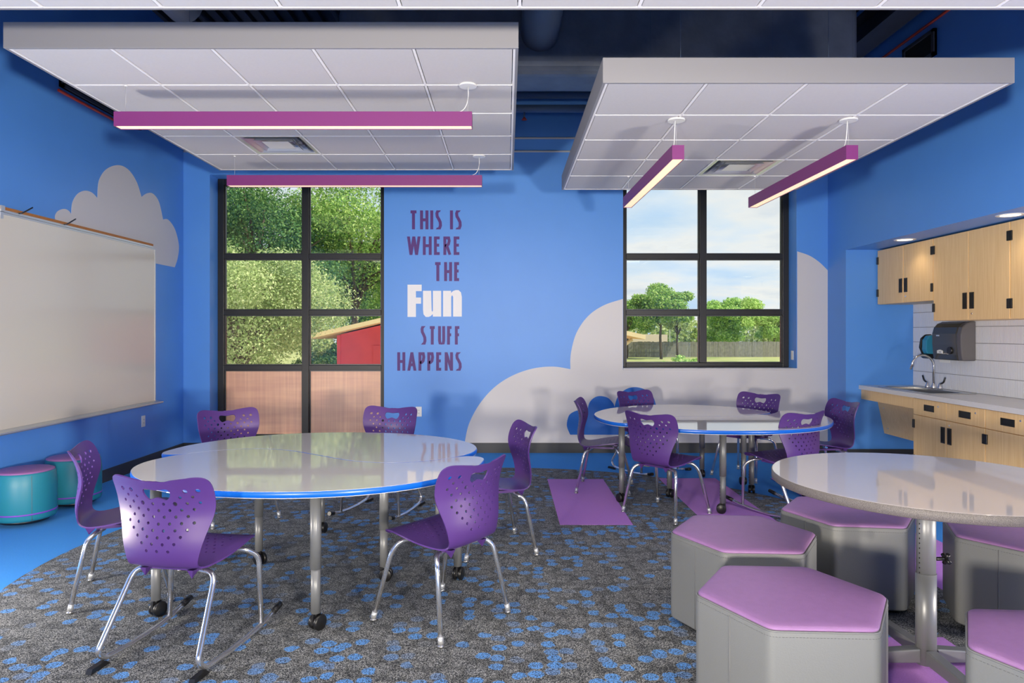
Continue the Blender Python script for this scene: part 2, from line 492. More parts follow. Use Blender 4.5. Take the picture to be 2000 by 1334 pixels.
# back wall with two window openings
WL = (-3.59, -1.485, 0.12, 3.36)
WR = (1.405, 3.50, 1.016, 3.36)
YW = YB+0.30
wb = MB()
wb.box(XL-0.2, YB, -0.1, WL[0], YW, ZC)
wb.box(WL[0], YB, WL[3], WL[1], YW, ZC); wb.box(WL[0], YB, -0.1, WL[1], YW, WL[2])
wb.box(WL[1], YB, -0.1, WR[0], YW, ZC)
wb.box(WR[0], YB, WR[3], WR[1], YW, ZC); wb.box(WR[0], YB, -0.1, WR[1], YW, WR[2])
wb.box(WR[1], YB, -0.1, X_ALC+0.3, YW, ZC)
struct(wb.build('wall_back', 'blue'))
struct(MB().box(XL-0.2, YF, -0.1, XL, YB, ZC).build('wall_left', 'blue'))
wr = MB().box(XR, YF, Z_SOF, X_ALC+0.2, YB, ZC)
wr.box(XR, Y_RET, -0.1, X_ALC+0.2, YB, Z_SOF)
wr.box(X_ALC, Y_ALC0, -0.1, X_ALC+0.2, Y_RET, Z_SOF)
wr.box(XR, YF, -0.1, X_ALC+0.2, Y_ALC0, Z_SOF)
struct(wr.build('wall_right', 'blue'))
struct(MB().box(XL-0.2, YF-0.2, -0.1, X_ALC+0.2, YF, ZC).build('wall_front', 'cloud'))
# corrugated deck
cl = MB().box(XL-0.2, YF-0.2, ZC+0.06, X_ALC+0.2, YW, ZC+0.2)
x = XL-0.2
while x < X_ALC:
    cl.box(x, YF-0.2, ZC, x+0.09, YW, ZC+0.06); x += 0.16
struct(cl.build('ceiling', 'deck'))
# baseboards
struct(MB().box(XL, YF, 0, XL+0.012, YB, 0.12).build('baseboard_left', 'base'))
bb = MB().box(XL, YB-0.012, 0, WL[0], YB, 0.12).box(WL[1]-0.0, YB-0.012, 0, XR, YB, 0.12).box(WL[0], YB-0.012, 0, WL[1], YB, 0.12)
struct(bb.build('baseboard_back', 'base'))
bb = MB().box(XR-0.012, Y_RET, 0, XR, YB-0.012, 0.12).box(XR, Y_RET-0.012, 0, X_ALC, Y_RET, 0.12)
struct(bb.build('baseboard_right', 'base'))
# windowsill of the right window
struct(MB().box(WR[0], YB-0.015, WR[2]-0.012, WR[1]+0.02, YB+0.26, WR[2]+0.006).build('trim_1', 'cloud', None, 0.003))
MB().box(WR[1]-0.006, 8.285, 1.12, WR[1]+0.002, 8.345, 1.23).build('sensor', 'white', bpy.data.objects['trim_1'])

# windows
ZH = [1.015, 1.701, 2.397]
def window(name, x0, x1, z0, z1, xm, peach):
    w = sempty(name, ((x0+x1)/2, 8.42, z0))
    ox, oz = (x0+x1)/2, z0
    def lb(m, a, b, c, d, y0=0.0, y1=0.1): m.box(a-ox, y0, b-oz, c-ox, y1, d-oz)
    fr = MB(); jw = 0.075
    lb(fr, x0, z0, x0+jw, z1); lb(fr, x1-jw, z0, x1, z1); lb(fr, x0+jw, z1-jw, x1-jw, z1); lb(fr, x0+jw, z0, x1-jw, z0+0.055)
    fr.build('window_frame', 'black_frame', w, 0.004)
    mm = MB(); lb(mm, xm-0.042, z0+0.055, xm+0.042, z1-jw, -0.012, 0.1); mm.build('mullion', 'black_frame', w, 0.004)
    zs = [z for z in ZH if z > z0+0.1]
    cols = [(x0+jw, xm-0.042), (xm+0.042, x1-jw)]
    for z in zs:
        for a, b in cols:
            t = MB(); lb(t, a, z-0.032, b, z+0.032, -0.005, 0.1); t.build('transom', 'black_frame', w, 0.004)
    lev = [z0+0.055] + [z for z in zs] + [z1-jw]
    for i in range(len(lev)-1):
        b0 = lev[i] + (0.032 if i else 0); b1 = lev[i+1] - (0.032 if i < len(lev)-2 else 0)
        for a, b in cols:
            low = peach and i == 0
            p = MB(); lb(p, a, b0, b, b1, 0.045, 0.052 if not low else 0.056)
            o = p.build('lower_pane' if low else 'pane', 'peach' if low else 'glass', w)
            if low: o['label'] = 'peach translucent filmed pane'
            g = MB(); t_ = 0.013
            lb(g, a, b0, a+t_, b1, 0.03, 0.045); lb(g, b-t_, b0, b, b1, 0.03, 0.045)
            lb(g, a+t_, b0, b-t_, b0+t_, 0.03, 0.045); lb(g, a+t_, b1-t_, b-t_, b1, 0.03, 0.045)
            g.build('gasket', 'dark_metal', w)
window('window_1', WL[0], WL[1], WL[2], WL[3], (596.5-990)*8.42/F, True)
window('window_2', WR[0], WR[1], WR[2]+0.006, WR[3], (1373-990)*8.42/F, False)

# ---- flat vinyl clouds on the walls
def decal_back(name, pxs, m, label, th=0.002, y=YB):
    poly = [px_back(*p) for p in pxs]
    o = MB().prism(poly, 0, th, fn=lambda a, b, c: (a, y-c, b)).build(name, m)
    return tag(o, label, 'wall decal')
def seg(*pts): return catmull(pts, closed=False, n=6)
big = [(908, 865)] + seg((908, 862), (916, 828), (936, 790), (965, 757), (1000, 734), (1040, 720), (1080, 716), (1114, 721)) \
    + seg((1114, 720), (1115, 690), (1126, 650), (1149, 617), (1180, 596), (1216.5, 584)) \
    + [(1216.5, 721.5), (1557, 721.5)] + seg((1557, 491), (1580, 499), (1600, 512), (1616.5, 528)) + [(1616.5, 865)]
decal_back('cloud_decal', big, 'cloud', 'large pale grey cloud painted low on the back wall under the right window')
sm = [(1114, 849)] + seg((1113, 848), (1107, 831), (1111, 812), (1121, 804), (1133, 801), (1146, 804)) \
    + seg((1147, 802), (1151, 787), (1160, 777), (1172, 773.5), (1187, 777), (1197, 787), (1200, 794)) \
    + seg((1200, 795), (1206, 776), (1221, 761), (1241, 756), (1262, 762), (1276, 776), (1282, 796), (1284, 815)) + [(1290, 849)]
decal_back('cloud_decal', sm, 'cloud_blue', 'small deep blue cloud on the pale cloud behind the far chairs', 0.0015, YB-0.0021)
def px_left(px, py):
    Y = -XL*F/(990-px); return (Y, EYE-(py-650)*Y/F)
lc = seg((112, 437), (107, 424), (112, 413), (124, 408), (133, 411), (139, 418)) + \
    seg((139, 419), (141, 396), (151, 379), (165, 372.5), (179, 376), (190, 387)) + \
    seg((190, 386), (193, 353), (207, 331), (230, 322.5), (250, 331), (266, 354), (276, 384)) + \
    seg((276, 385), (286, 378), (298, 378), (310, 394), (318, 428)) + \
    seg((318, 429), (328, 429), (341, 447), (349, 478), (347, 503), (341, 522))
pl = [px_left(*p) for p in lc] + [(7.0, 2.222), (5.95, 2.222)]
o = MB().prism(pl, 0, 0.002, fn=lambda a, b, c: (XL+c, a, b)).build('cloud_decal', 'cloud')
tag(o, 'pale grey cloud on the left wall above the whiteboard', 'wall decal')

# ---- lettering on the back wall
GL = {  # strokes in a unit box (x 0..w, y 0..1)
 'T': (0.50, [[(0,1),(0.5,1)], [(0.25,1),(0.25,0)]]),
 'H': (0.46, [[(0,0),(0,1)], [(0.46,0),(0.46,1)], [(0,0.5),(0.46,0.5)]]),
 'I': (0.0, [[(0,0),(0,1)]]),
 'E': (0.34, [[(0.34,1),(0,1),(0,0),(0.34,0)], [(0,0.53),(0.3,0.53)]]),
 'F': (0.34, [[(0.34,1),(0,1),(0,0)], [(0,0.53),(0.3,0.53)]]),
 'S': (0.36, [[(0.33,0.97),(0.24,1),(0.1,0.97),(0.03,0.84),(0.06,0.68),(0.2,0.54),(0.33,0.38),(0.35,0.2),(0.26,0.04),(0.12,0),(0,0.04)]]),
 'W': (0.80, [[(0,1.03),(0.19,-0.03)],[(0.19,-0.03),(0.4,1.03)],[(0.4,1.03),(0.61,-0.03)],[(0.61,-0.03),(0.8,1.03)]]),
 'R': (0.40, [[(0,0),(0,1),(0.17,1),(0.30,0.93),(0.34,0.76),(0.28,0.58),(0.16,0.5),(0,0.5)], [(0.16,0.5),(0.40,0)]]),
 'P': (0.36, [[(0,0),(0,1),(0.17,1),(0.31,0.93),(0.36,0.74),(0.30,0.53),(0.17,0.45),(0,0.45)]]),
 'U': (0.44, [[(0,1),(0,0.22),(0.06,0.06),(0.22,0),(0.38,0.06),(0.44,0.22),(0.44,1)]]),
 'A': (0.54, [[(0,-0.03),(0.27,1.03)],[(0.27,1.03),(0.54,-0.03)], [(0.10,0.32),(0.44,0.32)]]),
 'N': (0.48, [[(0,0),(0,1)],[(0,1.03),(0.48,-0.03)],[(0.48,0),(0.48,1)]]),
}
def ribbon(pts, w):
    P = [Vector(p) for p in pts]; n = len(P); Lf, Rt = [], []
    for i in range(n):
        t1 = (P[i]-P[i-1]).normalized() if i else (P[1]-P[0]).normalized()
        t2 = (P[i+1]-P[i]).normalized() if i < n-1 else t1
        t = (t1+t2).normalized() if (t1+t2).length > 1e-4 else t1
        k = max(0.42, t.dot(t1)); nn = Vector((-t.y, t.x))*(w/2/k)
        Lf.append(P[i]+nn); Rt.append(P[i]-nn)
    return Lf, Rt
wl = thing('wall_lettering', 'purple and white lettering on the blue back wall between the windows', 'lettering', (0, YB, 0))
def letter_mesh(strokes, x0, x1, w, ytop, ybot, gw, sw):
    mb = MB(); H = (ytop-ybot)
    for si, st in enumerate(strokes):
        pts = []
        for (a, b) in st:
            X = x0 + sw/2 + (a/gw if gw > 0 else 0)*(x1-x0-sw); Z = ybot + sw*0.0 + b*H
            if gw == 0: X = (x0+x1)/2
            if 0.99 < b <= 1.0 and len(st) > 1: Z = ytop
            pts.append((X, Z))
        # keep horizontal strokes inside the cap height
        q = []
        for i, (X, Z) in enumerate(pts):
            hor = (i > 0 and abs(pts[i-1][1]-Z) < 1e-4) or (i < len(pts)-1 and abs(pts[i+1][1]-Z) < 1e-4)
            if hor and Z >= ytop-1e-4: Z -= sw/2
            elif hor and Z <= ybot+1e-4: Z += sw/2
            q.append((X, Z))
        Lf, Rt = ribbon(q, sw)
        for i in range(len(q)-1):
            poly = [Lf[i], Rt[i], Rt[i+1], Lf[i+1]]
            mb.prism([(p.x, min(max(p.y, ybot), ytop)) for p in poly], 0, 0.003+0.0005*si, fn=lambda a, b, c: (a, -c, b))
    return mb
def line(text, px0, px1, py0, py1):
    x0, zt = px_back(px0, py0); x1, zb = px_back(px1, py1); H = zt-zb
    sw = H*0.155; gap = 0.15
    W_ = [GL[c][0]*0.9 + 0.155 if c != ' ' else 0.42 for c in text]
    tot = sum(W_) + gap*(len(text)-1) if ' ' not in text else sum(W_)+gap*(len(text)-2)
    k = (x1-x0)/(tot*H); X = x0
    for c, w in zip(text, W_):
        if c == ' ': X += w*H*k; continue
        a = X; b = X+w*H*k
        mb = letter_mesh(GL[c][1], a, b, w, zt, zb, GL[c][0], sw)
        mb.build('letter', 'purple_letter', wl)
        X = b+gap*H*k
line('THIS IS', 799, 902, 411, 448)
line('WHERE', 795, 900, 462, 498)
line('THE', 847, 899.5, 512, 549)
line('STUFF', 821, 900, 637, 673)
line('HAPPENS', 776, 902, 688, 724)
def fun():
    x0, zt = px_back(796, 556); x1, zb = px_back(902, 619); H = zt-zb; Wd = x1-x0
    def P(pts): return [(x0+a*Wd, zb+b*H) for a, b in pts]
    Fp = P([(0,0),(0.155,0),(0.155,0.41),(0.25,0.41),(0.25,0.60),(0.155,0.60),(0.155,0.80),(0.26,0.80),(0.26,1),(0,1)])
    Up = P([(0.285,0.81),(0.285,0.22),(0.295,0.08),(0.335,0.0),(0.39,0.0),(0.43,0.03),(0.465,0.09),(0.468,0.01),(0.62,0.01),(0.62,0.81),(0.468,0.81),(0.468,0.2),(0.456,0.15),(0.445,0.2),(0.435,0.81)])
    Np = P([(0.655,0.01),(0.805,0.01),(0.805,0.62),(0.822,0.68),(0.84,0.62),(0.84,0.01),(1.0,0.01),(1.0,0.62),(0.985,0.76),(0.94,0.83),(0.885,0.83),(0.835,0.80),(0.805,0.74),(0.802,0.81),(0.655,0.81)])
    for p in (Fp, Up, Np):
        o = MB().prism(p, 0, 0.004, fn=lambda a, b, c: (a, -c, b)).build('letter', 'white_letter', wl)
        o['label'] = 'thick white letter'
fun()

# ---- outlets
def outlet(loc, face, label):
    t = thing('wall_outlet', label, 'outlet', loc, face)
    MB().box(-0.036, -0.007, -0.06, 0.036, 0, 0.06).build('cover_plate', 'white', t, 0.003)
    MB().box(-0.017, -0.0095, -0.034, 0.017, -0.007, 0.034).build('socket', 'white', t, 0.002)
    for z in (-0.018, 0.018):
        for x in (-0.0065, 0.0065):
            MB().box(x-0.0015, -0.0102, z-0.005, x+0.0015, -0.0094, z+0.005).build('slot', 'hole', t)
outlet((-1.065, YB, 0.497), 0, 'white wall outlet on the back wall beside the tall window')
outlet((XL, 7.29, 0.50), PI/2, 'white wall outlet on the left wall below the whiteboard')

# ---- structure near the deck: ducts, pipes
d = MB().box(-1.6, 6.35, 3.90, 3.33, 7.0, 4.60)
o = d.build('air_duct', 'duct', None, 0.14, 5); tag(o, 'large dark wrapped duct running across under the roof deck', 'duct')
o = MB().tube([(0.31, 3.6, 4.30), (0.31, 4.6, 4.28), (0.31, 5.4, 4.27), (0.31, 6.36, 4.26)], 0.18, 24).build('round_duct', 'duct2')
tag(o, 'round grey duct coming forward from the dark wrapped duct', 'duct')
o = MB().tube([(-3.0, 5.0, 4.5), (-3.0, 6.3, 4.5)], 0.18, 20).build('round_duct', 'duct2')
for i, (z, r, nm) in enumerate([(4.42, 0.02, 'uppermost thin'), (4.33, 0.035, 'second from top'), (4.19, 0.05, 'thick middle'), (4.03, 0.045, 'lowest thick')]):
    o = MB().tube([(-3.91, 7.75+0.02*i, z), (3.88, 7.75+0.02*i, z)], r, 12).build('ceiling_pipe', 'pipe')
    tag(o, '%s painted pipe along the top of the back wall' % nm, 'pipe', 'painted pipes between the ceiling panels')
tag(bpy.data.objects['round_duct.001'], 'round grey duct above the left ceiling panel', 'duct')
for i, z in enumerate((3.80, 3.64)):
    o = MB().tube([(-3.9, 8.19, z), (3.87, 8.19, z)], 0.012, 8).build('conduit', 'cable')
    tag(o, ('upper' if i == 0 else 'lower') + ' thin bare conduit along the back wall between the ceiling panels', 'conduit')
# sprinkler head hanging from the lowest pipe
t = thing('sprinkler_head', 'small red sprinkler head under the lowest pipe', 'sprinkler', (0.20, 7.81, 3.90))
MB().tube([(0, 0, 0.03), (0, 0, 0.09)], 0.012, 10).build('stem', 'pipe', t)
MB().lathe([(0.004, 0), (0.03, 0.0), (0.03, 0.006), (0.01, 0.03)], n=14).build('deflector', 'red', t)
# right wall: beam, red pipe, vent opening
t = MB().box(3.55, 2.0, 4.62, 3.80, 8.1, 4.65).box(3.66, 2.0, 4.42, 3.69, 8.1, 4.62).box(3.55, 2.0, 4.39, 3.80, 8.1, 4.42)
tag(t.build('roof_beam', 'deck'), 'dark steel beam beside the right wall under the deck', 'beam')
o = MB().tube([(3.87, 3.0, 4.28), (3.87, 8.1, 4.28)], 0.013, 8).build('red_conduit', 'red'); tag(o, 'thin red conduit along the top of the right wall', 'conduit')
o = MB().tube([(XL+0.012, 5.9, 3.56), (XL+0.012, 6.95, 3.56)], 0.013, 8).build('red_conduit', 'red'); tag(o, 'thin red conduit high on the left wall beside the ceiling panel', 'conduit')
def louvre(x, s, y0, y1, z0, z1, label):
    t = thing('transfer_grille', label, 'vent', (x, (y0+y1)/2, (z0+z1)/2)); a = (y1-y0)/2; b = (z1-z0)/2
    MB().box(min(0, s*0.02), -a, -b, max(0, s*0.02), a, b).build('backing', 'hole', t)
    f = MB()
    for (p, q, r_, w) in [(-a, -b, a, -b+0.03), (-a, b-0.03, a, b), (-a, -b, -a+0.03, b), (a-0.03, -b, a, b)]:
        f.box(min(0, s*0.035), p, q, max(0, s*0.035), r_, w)
    f.build('frame', 'deck', t)
louvre(XL, 1, 5.92, 7.2, 3.60, 4.1, 'dark transfer opening high on the left wall')
louvre(XR, -1, 6.12, 6.6, 3.96, 4.2, 'dark transfer opening high on the right wall')
for i, xx in enumerate((-3.3, -1.9, 2.0, 2.9)):
    o = MB().tube([(xx, 3.0, 4.75), (xx+0.15, 8.0, 4.75)], 0.03, 8).build('roof_conduit', 'deck')
    tag(o, ['leftmost', 'second', 'third', 'rightmost'][i]+' dark conduit from the left under the roof deck', 'conduit', 'dark conduits under the deck')
# projector-like strip lamp seen above the left panel
t = thing('strip_luminaire', 'grey strip luminaire under the deck above the left ceiling panel', 'light', (-2.0, 3.95, 3.93))
MB().box(-0.35, -0.06, 0, 0.35, 0.06, 0.09).build('housing', 'pipe', t, 0.01)
MB().lathe([(0.02, -0.05), (0.06, -0.03), (0.07, 0)], n=16).build('sensor', 'alu', t)

# ---- suspended ceiling panels
TS = 0.61
def diffuser(parent, x, y, z):
    """four-way stepped air diffuser filling one tile"""
    f = bpy.data.objects.new('air_diffuser', None); COL.objects.link(f); f.parent = parent; f.location = (x, y, z)
    def ring(h0, z0, h1, z1):
        v = [(-h0,-h0,z0),(h0,-h0,z0),(h0,h0,z0),(-h0,h0,z0),(-h1,-h1,z1),(h1,-h1,z1),(h1,h1,z1),(-h1,h1,z1)]
        return MB().add(v, [(0,1,5,4),(1,2,6,5),(2,3,7,6),(3,0,4,7)]).add([(a, b, c+0.003) for a, b, c in v], [(0,4,5,1),(1,5,6,2),(2,6,7,3),(3,7,4,0)])
    for (a, b, c, d_) in [(0.298, 0, 0.262, 0.004), (0.262, 0.004, 0.215, 0.055), (0.235, 0.0, 0.175, 0.055), (0.175, 0.0, 0.13, 0.05)]:
        ring(a, b, c, d_).build('louvre', 'alu', f)
    m = MB().add([(-0.12,-0.12,0.005),(0.12,-0.12,0.005),(0.12,0.12,0.005),(-0.12,0.12,0.005),(0,0,0.05)], [(0,1,4),(1,2,4),(2,3,4),(3,0,4),(0,3,2,1)])
    m.build('cone', 'white', f)
    MB().box(-0.298, -0.298, 0.06, 0.298, 0.298, 0.075).build('plenum', 'alu', f)
def panel(name, label, x0, y0, nx, ny, z, th, skip=()):
    w = nx*TS+0.05; dd = ny*TS+0.03; t = thing(name, label, 'ceiling panel', (x0, y0, z))
    rim = 0.018
    MB().box(0, 0, 0, w, rim, th).build('front_fascia', 'rim', t, 0.002)
    MB().box(0, dd-rim, 0, w, dd, th).build('back_fascia', 'rim', t, 0.002)
    MB().box(0, rim, 0, rim, dd-rim, th).build('side_fascia', 'rim', t, 0.002)
    MB().box(w-rim, rim, 0, w, dd-rim, th).build('side_fascia', 'rim', t, 0.002)
    ox = (w-nx*TS)/2; oy = (dd-ny*TS)/2; g = MB()
    for i in range(nx+1):
        xx = ox+i*TS; g.box(xx-0.0075, rim, 0.002, xx+0.0075, dd-rim, 0.03)
    for j in range(ny+1):
        yy = oy+j*TS; g.box(rim, yy-0.0075, 0.0021, w-rim, yy+0.0075, 0.0299)
    g.build('tee_grid', 'tee', t)
    e = 0.0125; src = None
    for i in range(nx):
        for j in range(ny):
            if (i, j) in skip:
                diffuser(t, ox+(i+0.5)*TS, oy+(j+0.5)*TS, 0.004); continue
            if src is None:
                h = TS/2-e
                mb = MB().box(-h, -h, 0.004, h, h, 0.02)
                src = mb.build('ceiling_tile', 'tile', t, 0.003, 1); o = src
            else:
                o = src.copy(); COL.objects.link(o)
            o.location = (ox+(i+0.5)*TS, oy+(j+0.5)*TS, 0)
    for (a, b) in ((0.7, 0.9), (w-0.7, 0.9), (0.7, 1.95), (w-0.7, 1.95)):
        MB().tube([(a, b, 0.02), (a, b, ZC-z)], 0.0012, 6).build('hanger_wire', 'pipe', t)
    return t
PLZ, PRZ = 3.163, 2.961
panel('ceiling_panel', 'suspended white tiled ceiling panel above the left tables', -3.03, 4.08, 5, 5, PLZ, 0.157, {(1, 3)})
panel('ceiling_panel', 'suspended white tiled ceiling panel above the right tables', 0.58, 4.10, 4, 5, PRZ, 0.153, {(2, 3)})
panel('ceiling_panel', 'nearest suspended white tiled ceiling panel along the top edge of the photo', -3.62, 3.49-0.03-5*TS, 12, 5, 3.11, 0.15)

# ---- linear lamps
def lamp(label, a, b, z, panel_z, group):
    """bar from a to b (x, y), underside at z"""
    A, B = Vector((*a, 0)), Vector((*b, 0)); Ln = (B-A).length; ang = math.atan2((B-A).y, (B-A).x)
    t = thing('pendant_lamp', label, 'light', (A.x, A.y, z), ang, group)
    w, h, th = 0.0425, 0.10, 0.004
    body = MB().box(0, -w, 0, Ln, -w+th, h).box(0, w-th, 0, Ln, w, h).box(0, -w+th, h-th, Ln, w-th, h)
    body.box(0, -w+th, 0, th, w-th, h-th).box(Ln-th, -w+th, 0, Ln, w-th, h-th)
    body.build('housing', 'light_purple', t)
    MB().box(th, -w+th, 0.004, Ln-th, w-th, 0.012).build('diffuser', 'lens', t)
    top = panel_z-z
    return t, Ln, top
def hang(t, x, top, cord):
    MB().tube([(x, 0, 0.1), (x, 0, top)], 0.0013, 6).build('suspension_cable', 'cable', t)
    if cord:
        MB().lathe([(0.06, top-0.008), (0.062, top-0.002), (0.06, top+0.004)], (x, 0, 0), 28).build('canopy', 'white', t)
        s = 1 if cord > 0 else -1
        p = [(x-s*0.0, 0.008, top-0.005), (x+s*0.004, 0.012, top-0.06), (x-s*0.006, 0.012, 0.17), (x-s*0.03, 0.008, 0.125), (x-s*0.08, 0.004, 0.102)]
        MB().tube(fillet(p, 0.04, 5), 0.0032, 8).build('power_cord', 'white', t)
    else:
        MB().lathe([(0.01, top-0.006), (0.012, top+0.003)], (x, 0, 0), 12).build('anchor', 'white', t)
G = 'magenta linear pendant lamps'
for (yy, lb) in ((4.70, 'nearer long magenta pendant lamp under the left ceiling panel'), (6.58, 'farther long magenta pendant lamp in front of the tall window')):
    t, Ln, top = lamp(lb, (-2.70, yy), (-0.24, yy), 2.87, PLZ, G)
    hang(t, Ln-0.03, top, 1); hang(t, 0.06, top, 0)
for (xx, lb) in ((1.205, 'left magenta pendant lamp pointing to the right window'), (2.428, 'right magenta pendant lamp pointing to the right window')):
    t, Ln, top = lamp(lb, (xx, 4.77), (xx-0.03, 6.62), 2.67, PRZ, G)
    hang(t, 0.05, top, -1); hang(t, Ln-0.06, top, 0)

# ---- whiteboard
wbd = thing('whiteboard', 'large white marker board on the left wall', 'whiteboard', (XL, 5.7, 0.70))
y0, y1 = -2.2, 1.80
MB().box(0, y0, 0, 0.016, y1, 1.665).build('writing_surface', 'board', wbd)
f = MB().box(0, y0, 1.665, 0.022, y1+0.012, 1.68).box(0, y1, 0, 0.022, y1+0.012, 1.665).box(0, y0, -0.012, 0.022, y1+0.012, 0)
f.build('board_frame', 'alu', wbd)
tr = MB().add([(0, y0, -0.03), (0.085, y0, -0.03), (0.095, y0, -0.02), (0.095, y0, -0.01), (0.02, y0, 0.0), (0, y0, 0.0),
               (0, y1+0.04, -0.03), (0.085, y1+0.04, -0.03), (0.095, y1+0.04, -0.02), (0.095, y1+0.04, -0.01), (0.02, y1+0.04, 0.0), (0, y1+0.04, 0.0)],
              [(0,1,2,3,4,5), (6,11,10,9,8,7)] + [(i, i+6, (i+1)%6+6, (i+1)%6) for i in range(6)])
tr.build('marker_tray', 'alu', wbd)
MB().box(0.0, y0, 1.70, 0.022, y1-0.04, 1.725).build('map_rail', 'wood_rail', wbd)
MB().box(0.0, y0, 1.682, 0.026, y1-0.04, 1.70).build('rail_channel', 'alu', wbd)
for yy in (0.25, -0.30):
    MB().tube(fillet([(0.02, yy, 1.70), (0.045, yy, 1.70), (0.055, yy+0.02, 1.715), (0.065, yy+0.10, 1.765)], 0.02), 0.0055, 8).build('map_hook', 'dark_metal', wbd)
MB().box(0.0, -0.50, 1.685, 0.035, -0.46, 1.73).box(0.016, -0.495, 1.63, 0.026, -0.465, 1.685).build('rail_bracket', 'alu', wbd)

# ================================================================== CABINETS
def pull(parent, loc, vert=True, w=0.055, h=0.15):
    """recessed black pull on a door that faces -x"""
    if not vert: w, h = h, w
    x, y, z = loc
    m = MB(); t = 0.012
    m.box(x-0.006, y-w/2, z-h/2, x, y-w/2+t, z+h/2).box(x-0.006, y+w/2-t, z-h/2, x, y+w/2, z+h/2)
    m.box(x-0.006, y-w/2+t, z-h/2, x, y+w/2-t, z-h/2+t).box(x-0.006, y-w/2+t, z+h/2-t, x, y+w/2-t, z+h/2)
    m.box(x-0.001, y-w/2+t, z-h/2+t, x+0.002, y+w/2-t, z+h/2-t)
    if vert: m.box(x-0.004, y-0.003, z-h/2+t, x, y+0.006, z+h/2-t)
    o = m.build('pull', 'black', parent); o['label'] = 'recessed black pull'
def lock(parent, loc):
    MB().lathe([(0.009, -0.005), (0.009, 0.0)], loc, 12, 'x').build('lock', 'chrome', parent)
def hinge(parent, loc):
    x, y, z = loc
    MB().box(x-0.012, y-0.014, z-0.042, x+0.002, y+0.014, z+0.042).build('hinge', 'black', parent, 0.003)
XU = 4.23
def upper(label, ya, yb, z0, pz):
    z1 = Z_SOF-0.012
    t = thing('wall_cabinet', label, 'cabinet', (0, 0, 0), 0, 'maple wall cabinets')
    MB().box(XU+0.02, ya+0.003, z0, X_ALC-0.002, yb-0.003, z1).build('cabinet_body', 'wood', t)
    ym = (ya+yb)/2; g = 0.0025
    for (a, b, side) in ((ya, ym, 1), (ym, yb, -1)):
        dd = MB().box(XU, a+g+0.002, z0+0.002, XU+0.019, b-g-0.002, z1-0.004).build('door', 'wood', t, 0.0015, 1)
        py = ym + (-0.047 if side > 0 else 0.047)
        pull(dd, (XU, py, pz))
        if side > 0: lock(dd, (XU, py, pz-0.12))
        ye = a+0.012 if side > 0 else b-0.012
        hinge(dd, (XU, ye, z0+0.13)); hinge(dd, (XU, ye, z1-0.12))
upper('short maple wall cabinet above the sink', 6.735, 7.745, 1.771, 1.957)
upper('tall maple wall cabinet above the paper towel dispenser', 5.705, 6.73, 1.567, 1.745)
upper('cut-off maple wall cabinet at the right edge of the photo', 4.68, 5.70, 1.567, 1.745)
XB_ = 4.05
ctr_top = 0.852
def base(label, ya, yb, split):
    t = thing('base_cabinet', label, 'cabinet', (0, 0, 0), 0, 'maple base cabinets')
    z1 = ctr_top-0.045
    MB().box(XB_+0.02, ya+0.003, 0.10, X_ALC-0.002, yb-0.003, z1).build('cabinet_body', 'wood', t)
    MB().box(XB_+0.08, ya+0.003, 0.0, X_ALC-0.002, yb-0.003, 0.10).build('toe_kick', 'base', t)
    g = 0.0025; ym = (ya+yb)/2
    for (a, b) in ((ya, ym), (ym, yb)):
        dr = MB().box(XB_, a+g, 0.643, XB_+0.019, b-g, z1-0.006).build('drawer', 'wood', t, 0.0015, 1)
        pull(dr, (XB_, (a+b)/2, 0.725), False, 0.06, 0.15); lock(dr, (XB_, (a+b)/2-0.14, 0.755))
    for (a, b, side) in ((ya, ym, 1), (ym, yb, -1)):
        dd = MB().box(XB_, a+g, 0.105, XB_+0.019, b-g, 0.637).build('door', 'wood', t, 0.0015, 1)
        py = ym + (-0.047 if side > 0 else 0.047); pull(dd, (XB_, py, 0.50))
        if side > 0: lock(dd, (XB_, py, 0.60))
        ye = a+0.012 if side > 0 else b-0.012
        hinge(dd, (XB_, ye, 0.55)); hinge(dd, (XB_, ye, 0.2))
base('maple base cabinet beside the knee space of the sink', 5.745, 6.76, True)
base('maple base cabinet at the right edge of the photo', 4.72, 5.74, True)
# knee space front under the sink
t = thing('sink_apron', 'maple apron and sloped panel under the sink end of the counter', 'panel', (0, 0, 0))
MB().box(XB_+0.005, 6.765, 0.694, XB_+0.025, Y_RET-0.002, ctr_top-0.045).build('apron', 'wood', t)
sp_ = MB().add([(4.235, 6.765, 0.70), (4.32, 6.765, 0.30), (4.34, 6.765, 0.30), (4.255, 6.765, 0.70),
                (4.235, Y_RET-0.002, 0.70), (4.32, Y_RET-0.002, 0.30), (4.34, Y_RET-0.002, 0.30), (4.255, Y_RET-0.002, 0.70)],
               [(0,1,2,3), (4,7,6,5), (0,4,5,1), (1,5,6,2), (2,6,7,3), (3,7,4,0)])
sp_.build('sloped_panel', 'wood', t)
for (a, b) in ((6.86, 0.6), (7.66, 0.6), (6.86, 0.37), (7.66, 0.37)):
    xx = 4.235+(0.70-b)*0.2125; MB().lathe([(0.007, -0.004), (0.007, 0.004)], (xx, a, b), 10, 'x').build('screw', 'alu', t)
MB().box(4.255, 6.765, 0.695, X_ALC-0.003, Y_RET-0.002, 0.712).build('shelf', 'wood', t)
